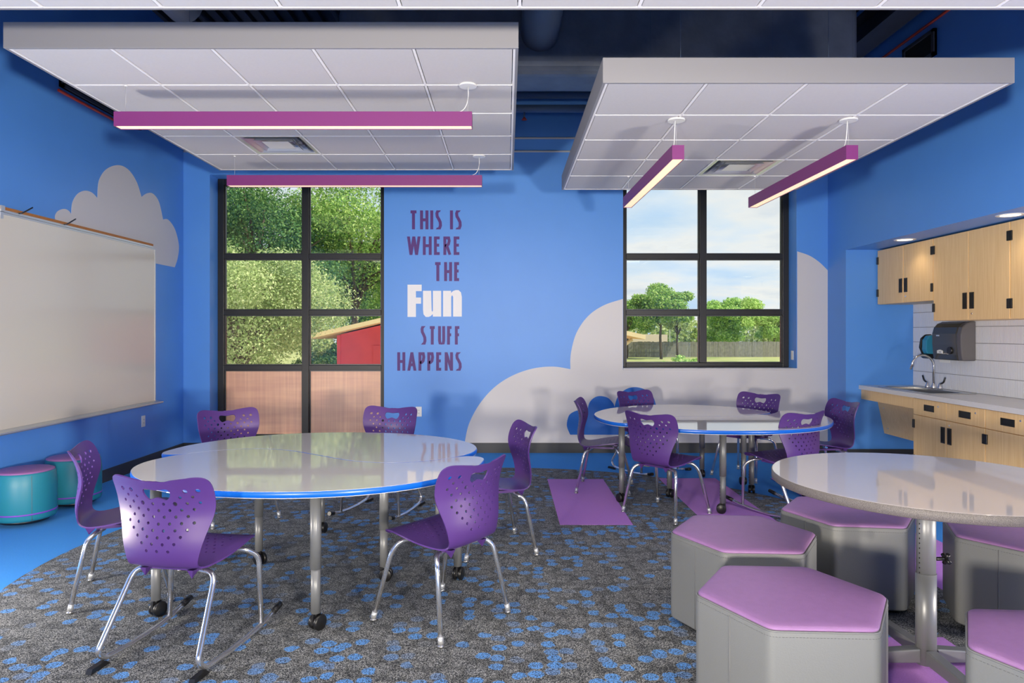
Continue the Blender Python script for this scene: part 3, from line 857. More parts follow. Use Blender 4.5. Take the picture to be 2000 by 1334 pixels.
# worktop with the sink opening
XC = 4.027; sx0, sx1, sy0, sy1 = 4.12, 4.56, 6.62, 7.50
w = MB(); z0, z1 = ctr_top-0.045, ctr_top
w.box(XC, 4.70, z0, X_ALC-0.001, sy0, z1).box(XC, sy1, z0, X_ALC-0.001, Y_RET-0.001, z1)
w.box(XC, sy0, z0, sx0, sy1, z1).box(sx1, sy0, z0, X_ALC-0.001, sy1, z1)
o = w.build('worktop', 'quartz'); tag(o, 'long pale grey quartz counter along the tiled wall', 'counter')
t = thing('kitchen_sink', 'stainless steel sink set into the far end of the counter', 'sink', (0, 0, ctr_top))
b = MB(); wll = 0.004; dp = -0.12
b.box(sx0+0.02, sy0+0.02, dp, sx1-0.02, sy1-0.02, dp+0.004)
b.box(sx0+0.02, sy0+0.02, dp, sx0+0.024, sy1-0.02, 0).box(sx1-0.024-0.05, sy0+0.02, dp, sx1-0.02-0.05, sy1-0.02, 0)
b.box(sx0+0.02, sy0+0.02, dp, sx1-0.02, sy0+0.024, 0).box(sx0+0.02, sy1-0.024, dp, sx1-0.02, sy1-0.02, 0)
b.build('basin', 'steel', t)
r_ = MB().box(sx0-0.015, sy0-0.015, 0, sx0+0.024, sy1+0.015, 0.006).box(sx1-0.074, sy0-0.015, 0, sx1+0.015, sy1+0.015, 0.006)
r_.box(sx0+0.024, sy0-0.015, 0, sx1-0.074, sy0+0.024, 0.006).box(sx0+0.024, sy1-0.024, 0, sx1-0.074, sy1+0.015, 0.006)
r_.build('sink_rim', 'steel', t, 0.002)
# faucet
fx, fy = 4.51, 7.17
t = thing('gooseneck_faucet', 'chrome gooseneck faucet with two blade handles behind the sink', 'faucet', (fx, fy, ctr_top+0.006))
MB().lathe([(0.028, 0), (0.026, 0.02), (0.016, 0.045), (0.013, 0.06)], n=20).build('spout_base', 'chrome', t)
pts = [(0, 0, 0.05), (0, 0, 0.24)] + [(-0.115+0.115*math.cos(a), 0, 0.24+0.115*math.sin(a)) for a in [PI*k/14 for k in range(1, 13)]] + [(-0.245, 0, 0.205)]
MB().tube(pts, 0.0115, 14).build('spout', 'chrome', t)
for s in (-1, 1):
    h = MB().lathe([(0.026, 0), (0.024, 0.022), (0.014, 0.042), (0.012, 0.062)], (0, s*0.105, 0), 18).build('valve', 'chrome', t)
    MB().tube(fillet([(0, s*0.105, 0.06), (0, s*0.13, 0.065), (0, s*0.165, 0.08), (0, s*0.19, 0.13)], 0.02), [0.007]*4+[0.009]*(len(fillet([(0, 0, 0), (0, 1, 0), (0, 2, 1), (0, 3, 4)], 0.02))-4), 8).build('blade_handle', 'dark_metal', h)
# tile splashback
tb = sempty('trim_2', (X_ALC, 0, 0))
MB().box(-0.006, 4.6, ctr_top+0.001, -0.0005, Y_RET-0.001, 1.80).build('grout_bed', 'grout', tb)
mb = MB(); tw, thh = 0.030, 0.165; zrow = ctr_top+0.0; k = 0
while zrow < 1.78:
    z1_ = min(zrow+thh-0.003, 1.78); yy = Y_RET-0.002-tw
    while yy > 4.75:
        j = random.uniform(-0.0006, 0.0006)
        mb.box(-0.012+j, yy+0.0015, zrow+0.003, -0.006, yy+tw-0.0015, z1_); yy -= tw
    zrow += thh
o = mb.build('splashback_tile', 'ctile', tb); o['kind'] = 'stuff'
# paper towel dispenser
t = thing('towel_dispenser', 'smoky grey paper towel dispenser on the tiled wall above the faucet', 'dispenser', (X_ALC-0.012, 6.95, 1.17))
pr = []
prof = [(0.0, 0.0), (-0.136, 0.0), (-0.147, 0.06), (-0.155, 0.16), (-0.155, 0.27), (-0.137, 0.335), (-0.10, 0.375), (-0.05, 0.395), (0, 0.395)]
def yprism(prof, ya, yb):
    n = len(prof); v = [(x, ya, z) for x, z in prof]+[(x, yb, z) for x, z in prof]
    return MB().add(v, [tuple(range(n)), tuple(reversed(range(n, 2*n)))]+[(i, i+n, (i+1)%n+n, (i+1)%n) for i in range(n)])
yprism(prof, -0.165, 0.225).build('cover', 'smoke', t, 0.012, 3)
yprism([(x*0.97, z) for x, z in prof], -0.23, -0.162).build('side_shell', 'smoke_side', t, 0.012, 3)
MB().lathe([(0.036, -0.166), (0.036, -0.14)], (0, -0.07, 0.10), 24, 'x').build('turn_knob', 'black', t)
m_ = MB()
for i in range(4):
    m_.lathe([(0.011, -0.1575), (0.011, -0.145)], (0, 0.125-i*0.022, 0.088+0.006*(1.5-abs(i-1.5))), 12, 'x')
m_.box(-0.1565, 0.05, 0.066, -0.14, 0.136, 0.078)
o = m_.build('emblem', 'white', t); o['label'] = 'small white printed emblem'
MB().box(-0.159, 0.10, 0.245, -0.150, 0.145, 0.257).build('name_mark', 'alu', t)
MB().box(-0.10, 0.02, -0.03, -0.096, 0.18, 0.02).build('paper_towel', 'white', t)
# soap dispenser
t = thing('soap_dispenser', 'dark and clear blue soap dispenser beside the towel dispenser', 'dispenser', (X_ALC-0.012, 7.38, 1.17))
yprism([(0, 0.05), (-0.10, 0.05), (-0.12, 0.10), (-0.115, 0.2), (-0.08, 0.25), (0, 0.26)], -0.05, 0.03).build('reservoir', 'soap_blue', t, 0.012, 3)
yprism([(0, 0.03), (-0.10, 0.03), (-0.135, 0.12), (-0.12, 0.22), (-0.07, 0.262), (0, 0.265)], 0.031, 0.06).build('side_shell', 'black', t, 0.012, 3)
yprism([(0, 0), (-0.09, 0.0), (-0.13, 0.03), (-0.12, 0.05), (0, 0.05)], -0.05, 0.06).build('push_bar', 'black', t, 0.008, 3)
# downlights in the soffit
for (yy, lb) in ((6.92, 'round recessed downlight in the soffit above the short cabinet'), (5.47, 'round recessed downlight in the soffit at the right edge')):
    t = thing('downlight', lb, 'light', (4.06, yy, Z_SOF), 0, 'recessed soffit downlights')
    MB().lathe([(0.075, -0.002), (0.085, -0.006), (0.1, -0.004), (0.102, 0.0)], n=32).build('trim_ring', 'white', t)
    MB().lathe([(0.07, -0.004), (0.07, 0.0)], n=24).build('lens', 'down', t)
    d_ = bpy.data.lights.new('downlight_beam', 'SPOT'); d_.energy = 5; d_.spot_size = 2.2; d_.spot_blend = 0.8; d_.color = (1, 0.86, 0.66); d_.shadow_soft_size = 0.06
    o = bpy.data.objects.new('downlight_beam', d_); COL.objects.link(o); o.location = (4.06, yy, Z_SOF-0.02)

# ================================================================== CHAIRS
SIDE = [(0.230, 0.408), (0.219, 0.431), (0.17, 0.446), (0.08, 0.437), (-0.02, 0.421), (-0.11, 0.407), (-0.175, 0.406),
        (-0.224, 0.427), (-0.249, 0.474), (-0.252, 0.53), (-0.243, 0.60), (-0.238, 0.66), (-0.247, 0.72), (-0.267, 0.775), (-0.293, 0.825)]
_pc = catmull([(a, b) for a, b in SIDE], closed=False, n=10)
_len = [0]
for i in range(1, len(_pc)): _len.append(_len[-1]+math.dist(_pc[i], _pc[i-1]))
STOT = _len[-1]
def prof_at(s):
    s = min(max(s, 0), STOT)
    i = int(np.searchsorted(_len, s)); i = min(max(i, 1), len(_pc)-1)
    t = (s-_len[i-1])/max(1e-9, _len[i]-_len[i-1])
    return (_pc[i-1][0]*(1-t)+_pc[i][0]*t, _pc[i-1][1]*(1-t)+_pc[i][1]*t)
def shell_map(u, s):
    y, z = prof_at(s)
    q = u/0.23
    back = min(1, max(0, (s-0.42)/0.12)); seat = 1-back
    y += back*0.050*q*q                        # back wraps forward
    z += seat*0.012*q*q*(1 if s > 0.12 else s/0.12) - seat*0.0
    return Vector((u, y, z))
def shell_mesh():
    # half outline (u, s): seat front -> waist -> back top
    top = STOT
    half = [(0.0, 0.0), (0.10, 0.002), (0.165, 0.018), (0.203, 0.06), (0.218, 0.13), (0.220, 0.22), (0.212, 0.30), (0.192, 0.37),
            (0.178, 0.42), (0.170, 0.465), (0.173, 0.51), (0.188, 0.57), (0.208, 0.64), (0.230, 0.71), (0.240, 0.765),
            (0.240, top-0.045), (0.226, top-0.012), (0.197, top-0.0005), (0.15, top-0.004), (0.08, top-0.015), (0.0, top-0.022)]
    half = [(u, min(s, top-0.0003)) for u, s in half]
    hc = catmull(half, closed=False, n=4)
    outl = hc + [(-u, s) for u, s in reversed(hc[1:-1])]
    outl = [(u, min(max(s, 0), top-0.0003)) for u, s in outl]
    loops = [outl]
    # handle slot (bean)
    hs = top-0.085
    bean = catmull([(-0.064, hs+0.014), (-0.05, hs+0.026), (0, hs+0.020), (0.05, hs+0.026), (0.064, hs+0.014), (0.062, hs-0.008), (0.044, hs-0.028), (0.022, hs-0.024), (0, hs-0.018), (-0.022, hs-0.024), (-0.044, hs-0.028), (-0.062, hs-0.008)], True, 3)
    loops.append(bean); holes = []
    def hole(u, s, r): holes.append((u, s, r))
    for r_i in range(10):
        s = top-0.075-0.029*r_i
        wmax = [0.19, 0.19, 0.19, 0.185, 0.175, 0.165, 0.155, 0.14, 0.12, 0.09][r_i]
        nn = 4; off = 0.0 if r_i % 2 else 0.026
        for k in range(-nn, nn+1):
            u = k*0.052+off
            if abs(u) > wmax: continue
            if abs(u) < 0.085 and s > hs-0.045: continue
            rr = 0.0074
            if r_i == 0 and abs(u) > 0.1: rr = 0.011
            if r_i == 2 and 0.06 < abs(u) < 0.1: rr = 0.0105
            hole(u, s+0.10*abs(u)*(0.4 if r_i < 9 else 0), rr*0.95)
    for r_i in range(6):
        s = 0.10+0.034*r_i; off = 0.0 if r_i % 2 else 0.02
        for k in range(-3, 4):
            u = k*0.04+off
            if abs(u) > 0.125: continue
            hole(u, s, 0.006)
    for (u, s, r) in holes:
        loops.append([(u+r*math.cos(2*PI*j/10), s+r*math.sin(2*PI*j/10)) for j in range(10)])
    verts, edges = [], []
    for lp in loops:
        o = len(verts); n = len(lp); verts += [Vector(p) for p in lp]; edges += [(o+i, o+(i+1)%n) for i in range(n)]
    def inpoly(p, poly):
        c = False; n = len(poly); j = n-1
        for i in range(n):
            a, b = poly[i], poly[j]
            if (a[1] > p[1]) != (b[1] > p[1]) and p[0] < (b[0]-a[0])*(p[1]-a[1])/(b[1]-a[1])+a[0]: c = not c
            j = i
        return c
    g = 0.017; s = 0.008
    bound = np.array([tuple(v) for v in verts])
    while s < top:
        u = -0.23
        while u < 0.23:
            if inpoly((u, s), outl) and np.min(np.hypot(bound[:, 0]-u, bound[:, 1]-s)) > 0.006 and not inpoly((u, s), bean) \
               and all(math.hypot(u-h[0], s-h[1]) > h[2]+0.003 for h in holes):
                verts.append(Vector((u, s)))
            u += g
        s += g*0.8
    V, E, Fc, *_ = delaunay_2d_cdt(verts, edges, [], 0, 1e-6)
    keep = []
    for f in Fc:
        c = sum((V[i] for i in f), Vector((0, 0)))/len(f)
        if not inpoly(c, outl) or inpoly(c, bean): continue
        if any(math.hypot(c.x-h[0], c.y-h[1]) < h[2]*0.97 for h in holes): continue
        keep.append(tuple(f))
    me = bpy.data.meshes.new('seat_shell')
    me.from_pydata([shell_map(v.x, v.y) for v in V], [], keep)
    bm = bmesh.new(); bm.from_mesh(me)
    loose = [v for v in bm.verts if not v.link_faces]; bmesh.ops.delete(bm, geom=loose, context='VERTS')
    bmesh.ops.recalc_face_normals(bm, faces=bm.faces)
    bm.faces.ensure_lookup_table()
    f0 = min(bm.faces, key=lambda f: (f.calc_center_median()-Vector((0, 0.05, 0.45))).length)
    if f0.normal.z > 0: bmesh.ops.reverse_faces(bm, faces=bm.faces)
    bmesh.ops.solidify(bm, geom=list(bm.faces), thickness=0.0075)
    for f in bm.faces: f.smooth = True
    bm.to_mesh(me); bm.free()
    me.materials.append(M['chair'])
    me.set_sharp_from_angle(angle=math.radians(50))
    return me
SHELL = shell_mesh()
def under_bracket(t):
    m = MB().box(-0.12, -0.14, 0.384, 0.12, -0.11, 0.400).box(-0.12, 0.09, 0.412, 0.12, 0.12, 0.430)
    m.box(-0.12, -0.11, 0.388, -0.10, 0.09, 0.404).box(0.10, -0.11, 0.388, 0.12, 0.09, 0.404)
    for s in (-1, 1):
        m.add([(s*0.10, -0.19, 0.404), (s*0.13, -0.19, 0.404), (s*0.13, -0.14, 0.400), (s*0.10, -0.14, 0.400), (s*0.115, -0.175, 0.362)],
              [(0,1,2,3), (0,4,1), (1,4,2), (2,4,3), (3,4,0)])
    m.build('seat_bracket', 'chair', t)
def make_four_leg():
    t = thing('classroom_chair', 'x', 'chair', (0, 0, 0))
    o = bpy.data.objects.new('seat_shell', SHELL); COL.objects.link(o); o.parent = t
    under_bracket(t)
    for sx in (-1, 1):
        for sy in (1, -1):
            zt = 0.407 if sy > 0 else 0.382
            p = [(sx*0.08, sy*0.10-0.01, zt), (sx*0.175, sy*0.125-0.01, zt), (sx*0.205, sy*0.16-0.01, 0.35), (sx*0.248, sy*0.235, 0.016)]
            lg = MB().tube(fillet(p, 0.06, 6), 0.0125, 12).build('leg', 'chrome', t)
            d_ = (Vector(p[3])-Vector(p[2])).normalized(); e_ = Vector(p[3])
            MB().tube([e_-d_*0.03, e_+d_*0.002], 0.0142, 12).build('sleeve', 'alu', lg)
            MB().lathe([(0.0175, 0.003), (0.0165, 0.009), (0.007, 0.014), (0.006, 0.02)], (e_.x, e_.y, 0), 14).build('glide', 'steel', lg)
    return t
def make_rocker():
    t = thing('rocker_chair', 'x', 'chair', (0, 0, 0))
    o = bpy.data.objects.new('seat_shell', SHELL); COL.objects.link(o); o.parent = t
    under_bracket(t)
    for s in (-1, 1):
        p = [(s*0.08, -0.11, 0.382), (s*0.20, -0.13, 0.382), (s*0.238, -0.315, 0.070), (s*0.242, -0.268, 0.027), (s*0.244, -0.1, 0.016), (s*0.247, 0.05, 0.018), (s*0.25, 0.2, 0.03), (s*0.253, 0.33, 0.056)]
        q = fillet(p[:3], 0.05, 6)
        q = fillet([q[0]] + p[1:2] + p[2:4] + p[4:5], 0.055, 6) + [Vector(a) for a in p[5:]]
        rn = MB().tube(q, 0.0125, 12).build('runner', 'chrome', t)
        MB().tube([Vector(p[6])*0.4+Vector(p[7])*0.6, Vector(p[7])+Vector((0, 0.012, 0.0025))], 0.0155, 12).build('end_cap', 'black', rn)
        w_ = MB().add([(s*0.24-0.014, -0.362, 0.001), (s*0.24+0.014, -0.362, 0.001), (s*0.24+0.014, -0.25, 0.001), (s*0.24-0.014, -0.25, 0.001),
                       (s*0.24-0.013, -0.352, 0.020), (s*0.24+0.013, -0.352, 0.020), (s*0.24+0.013, -0.275, 0.022), (s*0.24-0.013, -0.275, 0.022)],
                      [(0,3,2,1), (0,1,5,4), (4,5,6,7), (1,2,6,5), (3,0,4,7), (2,3,7,6)])
        w_.build('heel_bumper', 'black', rn)
        p = [(s*0.08, 0.10, 0.407), (s*0.19, 0.12, 0.407), (s*0.235, 0.17, 0.36), (s*0.248, 0.17, 0.03)]
        MB().tube(fillet(p, 0.06, 6), 0.0125, 12).build('leg', 'chrome', t)
    return t
def kids(o):
    return [q for q in bpy.data.objects if q.parent == o]
def copy_rec(o, tree, parent=None):
    c = o.copy(); COL.objects.link(c)
    if parent: c.parent = parent
    for ch, sub in tree: copy_rec(ch, sub, c)
    return c
def get_tree(o): return [(c, get_tree(c)) for c in kids(o)]
four0, rock0 = make_four_leg(), make_rocker()
T4, TR = get_tree(four0), get_tree(rock0)
used = {'four': False, 'rock': False}
CHAIRS = [
 ('rock', -1.47, 3.18, -10, 'purple rocker-base chair with its back to the camera, nearest on the left'),
 ('four', -2.12, 3.81, -69, 'purple four-legged chair seen side-on in front of the teal stools'),
 ('four', -0.333, 3.46, 51.5, 'purple four-legged chair angled at the near right side of the left tables'),
 ('four', -0.10, 4.58, 106, 'purple four-legged chair at the right end of the left tables'),
 ('four', -2.12, 5.33, -141, 'purple chair behind the left tables in front of the tall window'),
 ('rock', -1.03, 5.47, 165, 'purple rocker-base chair behind the left tables near the white outlet'),
 ('four', 0.91, 6.30, -103, 'purple four-legged chair at the left end of the right tables'),
 ('rock', 1.48, 7.08, -150, 'purple rocker-base chair behind the right tables against the small blue cloud'),
 ('four', 1.28, 5.45, -48, 'purple four-legged chair with its back to the camera at the right tables'),
 ('rock', 2.24, 5.55, 27, 'purple rocker-base chair behind the round grey table, its back to the camera'),
 ('four', 2.42, 6.85, 128, 'purple four-legged chair behind the right tables below the right window'),
 ('four', 2.87, 6.22, 95, 'purple four-legged chair at the right end of the right tables by the alcove corner'),
]
for kind, x, y, a, lb in CHAIRS:
    if not used[kind]: o = four0 if kind == 'four' else rock0; used[kind] = True
    else: o = copy_rec(four0 if kind == 'four' else rock0, T4 if kind == 'four' else TR)
    o.location = (x, y, 0.004); o.rotation_euler = (0, 0, math.radians(a)); o['label'] = lb
    o['group'] = 'purple classroom chairs'; o['category'] = 'chair'

# ================================================================== TABLES
def caster(parent, x, y, rz):
    """twin-wheel caster"""
    c, s = math.cos(rz), math.sin(rz)
    def R(p): return (x+p[0]*c-p[1]*s, y+p[0]*s+p[1]*c, p[2])
    def cyl(m, cx_, w0, w1, r, cz):
        n = 20; prof = [(r-0.006, w0), (r, w0+0.004), (r, w1-0.004), (r-0.006, w1)]; V = []
        for (rr, h) in prof:
            for j in range(n):
                a = 2*PI*j/n; V.append(R((cx_+rr*math.cos(a), h, cz+rr*math.sin(a))))
        Fc = [(i*n+j, i*n+(j+1)%n, (i+1)*n+(j+1)%n, (i+1)*n+j) for i in range(3) for j in range(n)]
        Fc += [tuple(reversed(range(n))), tuple(3*n+j for j in range(n))]
        m.add(V, Fc, True)
    m = MB(); cyl(m, 0.012, -0.028, -0.006, 0.038, 0.038); cyl(m, 0.012, 0.006, 0.028, 0.038, 0.038)
    m.tube([R((0.012, -0.012, 0.038)), R((0.012, 0.012, 0.038))], 0.008, 8)
    m.tube([R((0.0, 0, 0.05)), R((0, 0, 0.1))], 0.010, 10)
    m.add([R(p) for p in [(-0.024, -0.006, 0.03), (0.03, -0.006, 0.075), (0.012, -0.006, 0.09), (-0.02, -0.006, 0.085),
                          (-0.024, 0.006, 0.03), (0.03, 0.006, 0.075), (0.012, 0.006, 0.09), (-0.02, 0.006, 0.085)]],
          [(0,1,2,3), (4,7,6,5), (0,4,5,1), (1,5,6,2), (2,6,7,3), (3,7,4,0)])
    m.build('caster', 'black', parent)
def wave_table(label, poly, legs, z, group):
    t = thing('activity_table', label, 'table', (0, 0, 0.004), 0, group)
    ed = 0.026; P = poly
    nP = [P, inset(P, -0.004)]
    # bullnose edge band
    V = []; n = len(P)
    rings = [(inset(P, 0.006), z-0.001), (inset(P, 0.0025), z-0.0015), (P, z-0.006), (inset(P, -0.0018), z-0.016), (P, z-0.027), (inset(P, 0.008), z-0.034)]
    for pl_, zz_ in rings: V += [(a, b, zz_) for a, b in pl_]
    Fc = [(i*n+j, i*n+(j+1)%n, (i+1)*n+(j+1)%n, (i+1)*n+j) for i in range(len(rings)-1) for j in range(n)]
    MB().add(V, Fc, True).build('edge_band', 'table_edge', t)
    MB().prism(inset(P, 0.0035), z-0.033, z).build('tabletop', 'tabletop', t)
    for (x, y) in legs:
        lg = MB().tube([(x, y, 0.30), (x, y, z-0.048)], 0.027, 20).build('leg', 'leg_grey', t)
        MB().tube([(x, y, 0.085), (x, y, 0.31)], 0.0235, 20).build('lower_leg', 'leg_grey', lg)
        MB().box(x-0.06, y-0.06, z-0.048, x+0.06, y+0.06, z-0.0335).build('mounting_plate', 'leg_grey', lg, 0.006)
        h = MB()
        for k in range(6):
            h.lathe([(0.0045, -0.0242), (0.0045, 0)], (x, y, 0.12+k*0.026), 8, 'x')
        h.build('adjustment_hole', 'hole', lg)
        caster(lg, x, y, random.uniform(0, 2*PI))
    return t
TZ = 0.706
k_ = 0.949; C0 = Vector((-1.134, 4.10))
front = [(-0.89, 0.04), (-0.965, -0.09), (-0.995, -0.28), (-0.93, -0.50), (-0.73, -0.745), (-0.40, -0.93), (0, -1.0), (0.40, -0.955), (0.75, -0.77),
         (0.99, -0.45), (1.055, -0.19), (1.045, -0.075), (0.985, -0.03), (0.89, -0.045), (0.72, -0.18), (0.5, -0.25), (0.25, -0.18), (0, 0), (-0.25, 0.18), (-0.5, 0.25), (-0.72, 0.18)]
f2 = catmull([(a*k_, b*k_) for a, b in front], True, 5)
legsF = [(-0.656, -0.64), (0.204, -0.80), (0.847, -0.135), (-0.416, 0.14)]
LBF = 'nearer wave-shaped white table of the left pair, with a blue edge'
LBR = 'farther wave-shaped white table of the left pair, with a blue edge'
g_ = 0.004
wave_table(LBF, inset([(C0.x+a, C0.y+b) for a, b in f2], 0.003), [(C0.x+a, C0.y+b) for a, b in legsF], TZ, 'wave-shaped white tables')
wave_table(LBR, inset([(C0.x-a, C0.y-b) for a, b in f2], 0.003), [(C0.x-a, C0.y-b) for a, b in legsF], TZ, 'wave-shaped white tables')
seam = [(2.36, 6.46), (2.15, 6.36), (1.9, 6.33), (1.62, 6.32), (1.38, 6.20), (1.22, 6.02)]
rear_r = [(2.44, 6.50), (2.565, 6.60), (2.575, 6.76), (2.42, 7.08), (2.12, 7.31), (1.78, 7.38), (1.4, 7.28), (1.07, 7.02), (0.87, 6.66), (0.825, 6.35), (0.875, 6.05), (0.97, 5.89), (1.08, 5.86)] + seam[::-1][0:]
front_r = [(1.13, 5.72), (1.27, 5.57), (1.55, 5.44), (1.87, 5.40), (2.25, 5.45), (2.6, 5.62), (2.84, 5.90), (2.975, 6.25), (2.97, 6.58), (2.87, 6.78), (2.74, 6.80), (2.60, 6.60), (2.47, 6.485)] + seam + [(1.12, 5.84)]
LBF = 'nearer white table of the right pair, reaching towards the alcove'
LBR = 'farther white table of the right pair, beside the small blue cloud'
def sc_(p): return (p[0]*k_, p[1]*k_)
wave_table(LBF, inset(catmull([sc_(p) for p in front_r], True, 5), 0.003), [(1.729, 5.43), (1.427, 5.95), (2.20, 6.1), (2.62, 5.95)], TZ, 'wave-shaped white tables')
wave_table(LBR, inset(catmull([sc_(p) for p in rear_r], True, 5), 0.003), [(0.98, 5.79), (1.114, 6.6), (1.95, 6.78), (2.25, 6.45)], TZ, 'wave-shaped white tables')

# round grey table on a cross base
t = thing('round_table', 'round grey table with a cross base among the hexagonal stools', 'table', (1.81, 2.93, 0.004))
R0 = 0.622; TH = 0.82
MB().lathe([(R0-0.003, TH-0.038), (R0, TH-0.035), (R0, TH-0.003), (R0-0.002, TH-0.001)], n=96).build('table_edge', 'granite', t)
MB().lathe([(R0-0.004, TH-0.002), (R0-0.004, TH)], n=96).build('tabletop', 'granite_top', t)
MB().box(-0.2, -0.04, TH-0.06, 0.2, 0.04, TH-0.038).box(-0.04, -0.2, TH-0.0601, 0.04, 0.2, TH-0.0381).build('support_plate', 'leg_grey', t)
sw = 0.042
def oval(z0, z1, a_, b_):
    return MB().prism([(a_*math.cos(2*PI*i/40), b_*math.sin(2*PI*i/40)) for i in range(40)], z0, z1, True)
oval(0.40, TH-0.06, sw-0.003, 0.033).build('upper_column', 'leg_grey', t)
oval(0.02, 0.41, sw, 0.036).build('column', 'leg_grey', t)
h = MB()
for k in range(17):
    z_ = TH-0.09-k*0.021; h.lathe([(0.0035, 0), (0.0035, 0.02)], (-(sw-0.006)*0.94-0.003, -0.012, z_), 8, 'x')
h.build('adjustment_hole', 'hole', t)
kn = MB().tube([(sw, 0, 0.47), (sw+0.05, 0, 0.47)], 0.008, 10)
for a in range(4):
    aa = a*PI/2+0.5; kn.tube([(sw+0.045, 0, 0.47), (sw+0.045, 0.026*math.cos(aa), 0.47+0.026*math.sin(aa))], 0.009, 8)
kn.build('lock_knob', 'black', t)
for a in range(4):
    c, s = round(math.cos(a*PI/2)), round(math.sin(a*PI/2))
    m = MB(); L0, L1, wd = 0.036, 0.46, 0.024
    def rp(p): return (p[0]*c-p[1]*s, p[0]*s+p[1]*c, p[2])
    m.add([rp(p) for p in [(L0, -wd, 0.03), (L1, -wd, 0.03), (L1, wd, 0.03), (L0, wd, 0.03), (L0, -wd, 0.09), (L1, -wd, 0.062), (L1, wd, 0.062), (L0, wd, 0.09)]],
          [(0,3,2,1), (4,5,6,7), (0,1,5,4), (1,2,6,5), (2,3,7,6), (3,0,4,7)])
    ft = m.build('foot', 'leg_grey', t, 0.005)
    x_, y_ = 0.43*c, 0.43*s
    MB().lathe([(0.022, 0.0), (0.022, 0.008), (0.008, 0.012), (0.008, 0.031)], (x_, y_, 0), 14).build('leveller', 'black', ft)

# ================================================================== STOOLS
def round_poly(poly, r, n=5):
    out = []; k = len(poly)
    for i in range(k):
        a = Vector(poly[i-1]); b = Vector(poly[i]); c = Vector(poly[(i+1)%k])
        A = b+(a-b).normalized()*r; B = b+(c-b).normalized()*r
        for j in range(n+1):
            t_ = j/n; p = A*(1-t_)**2+b*2*t_*(1-t_)+B*t_*t_; out.append((p.x, p.y))
    return out
HR = 0.362; HH = 0.457
def hexp(R): return [(R*math.cos(i*PI/3), R*math.sin(i*PI/3)) for i in range(6)]
def layers(rings):
    n = len(rings[0][0]); V = []
    for pl_, z_ in rings: V += [(a, b, z_) for a, b in pl_]
    Fc = [(i*n+j, i*n+(j+1)%n, (i+1)*n+(j+1)%n, (i+1)*n+j) for i in range(len(rings)-1) for j in range(n)]
    Fc += [tuple(reversed(range(n))), tuple((len(rings)-1)*n+j for j in range(n))]
    return MB().add(V, Fc, True)
def make_hex():
    t = thing('hexagonal_stool', 'x', 'stool')
    def hp(R, r): return round_poly(hexp(R), r, 5)
    body = layers([(hp(HR-0.012, 0.03), 0.02), (hp(HR-0.002, 0.03), 0.028), (hp(HR, 0.028), 0.05), (hp(HR, 0.028), HH-0.035), (hp(HR-0.002, 0.028), HH-0.020), (hp(HR-0.010, 0.028), HH-0.014)])
    body.f = body.f; o = body.build('stool_body', 'vinyl_grey', t)
    o.data.set_sharp_from_angle(angle=math.radians(30))
    c = layers([(hp(HR-0.010, 0.03), HH-0.016), (hp(HR-0.007, 0.03), HH-0.011), (hp(HR-0.012, 0.032), HH-0.005), (hp(HR-0.024, 0.034), HH-0.001), (hp(HR-0.06, 0.03), HH+0.001), (hp(HR*0.5, 0.02), HH+0.003)])
    c.build('cushion', 'vinyl_purple', t)
    pp = hp(HR-0.003, 0.028); pp = [(a, b, HH-0.017) for a, b in pp]
    MB().tube(pp+[pp[0]], 0.0028, 6, False).build('piping', 'vinyl_grey', t)
    base_ = layers([(hp(HR-0.045, 0.03), 0.0), (hp(HR-0.045, 0.03), 0.022)]); base_.build('base', 'black', t)
    h_ = HR*math.cos(PI/6)
    for k in (3, 0):
        a = (k+0.5)*PI/3; cx_, cy_ = (h_+0.0002)*math.cos(a), (h_+0.0002)*math.sin(a)
        m = MB().tube([(cx_, cy_, 0.03), (cx_, cy_, HH-0.03)], 0.0022, 6)
        m.build('seam', 'stitch', t)
    # stitched line under the piping
    q = hp(HR+0.0004, 0.028); m = MB(); n = len(q)
    for i in range(n):
        a = Vector(q[i]); b = Vector(q[(i+1)%n]); ln = (b-a).length; k = max(1, int(ln/0.011))
        for j in range(k):
            if ln < 0.006 and i % 2: continue
            p = a.lerp(b, (j+0.2)/k); r = a.lerp(b, (j+0.75)/k)
            m.tube([(p.x, p.y, HH-0.034), (r.x, r.y, HH-0.034)], 0.0009, 4)
    m.build('stitching', 'stitch', t)
    return t
hx = make_hex(); TH_ = get_tree(hx)
HEX = [(1.08, 2.58, -3, 'hexagonal stool with a purple top, whole top in view, left of the table stem'),
       (1.177, 3.38, -3, 'hexagonal stool with a purple top just behind the one left of the table stem'),
       (1.90, 3.79, -7, 'hexagonal stool with a purple top half under the far side of the round table'),
       (2.555, 3.36, 6, 'hexagonal stool with a purple top behind the table knob at the right edge'),
       (1.815, 2.125, -4, 'hexagonal stool with a purple top cut off by the bottom right corner')]
for i, (x, y, a, lb) in enumerate(HEX):
    o = hx if i == 0 else copy_rec(hx, TH_)
    o.location = (x, y, 0.006); o.rotation_euler = (0, 0, math.radians(a)); o['label'] = lb; o['group'] = 'hexagonal stools around the round table'
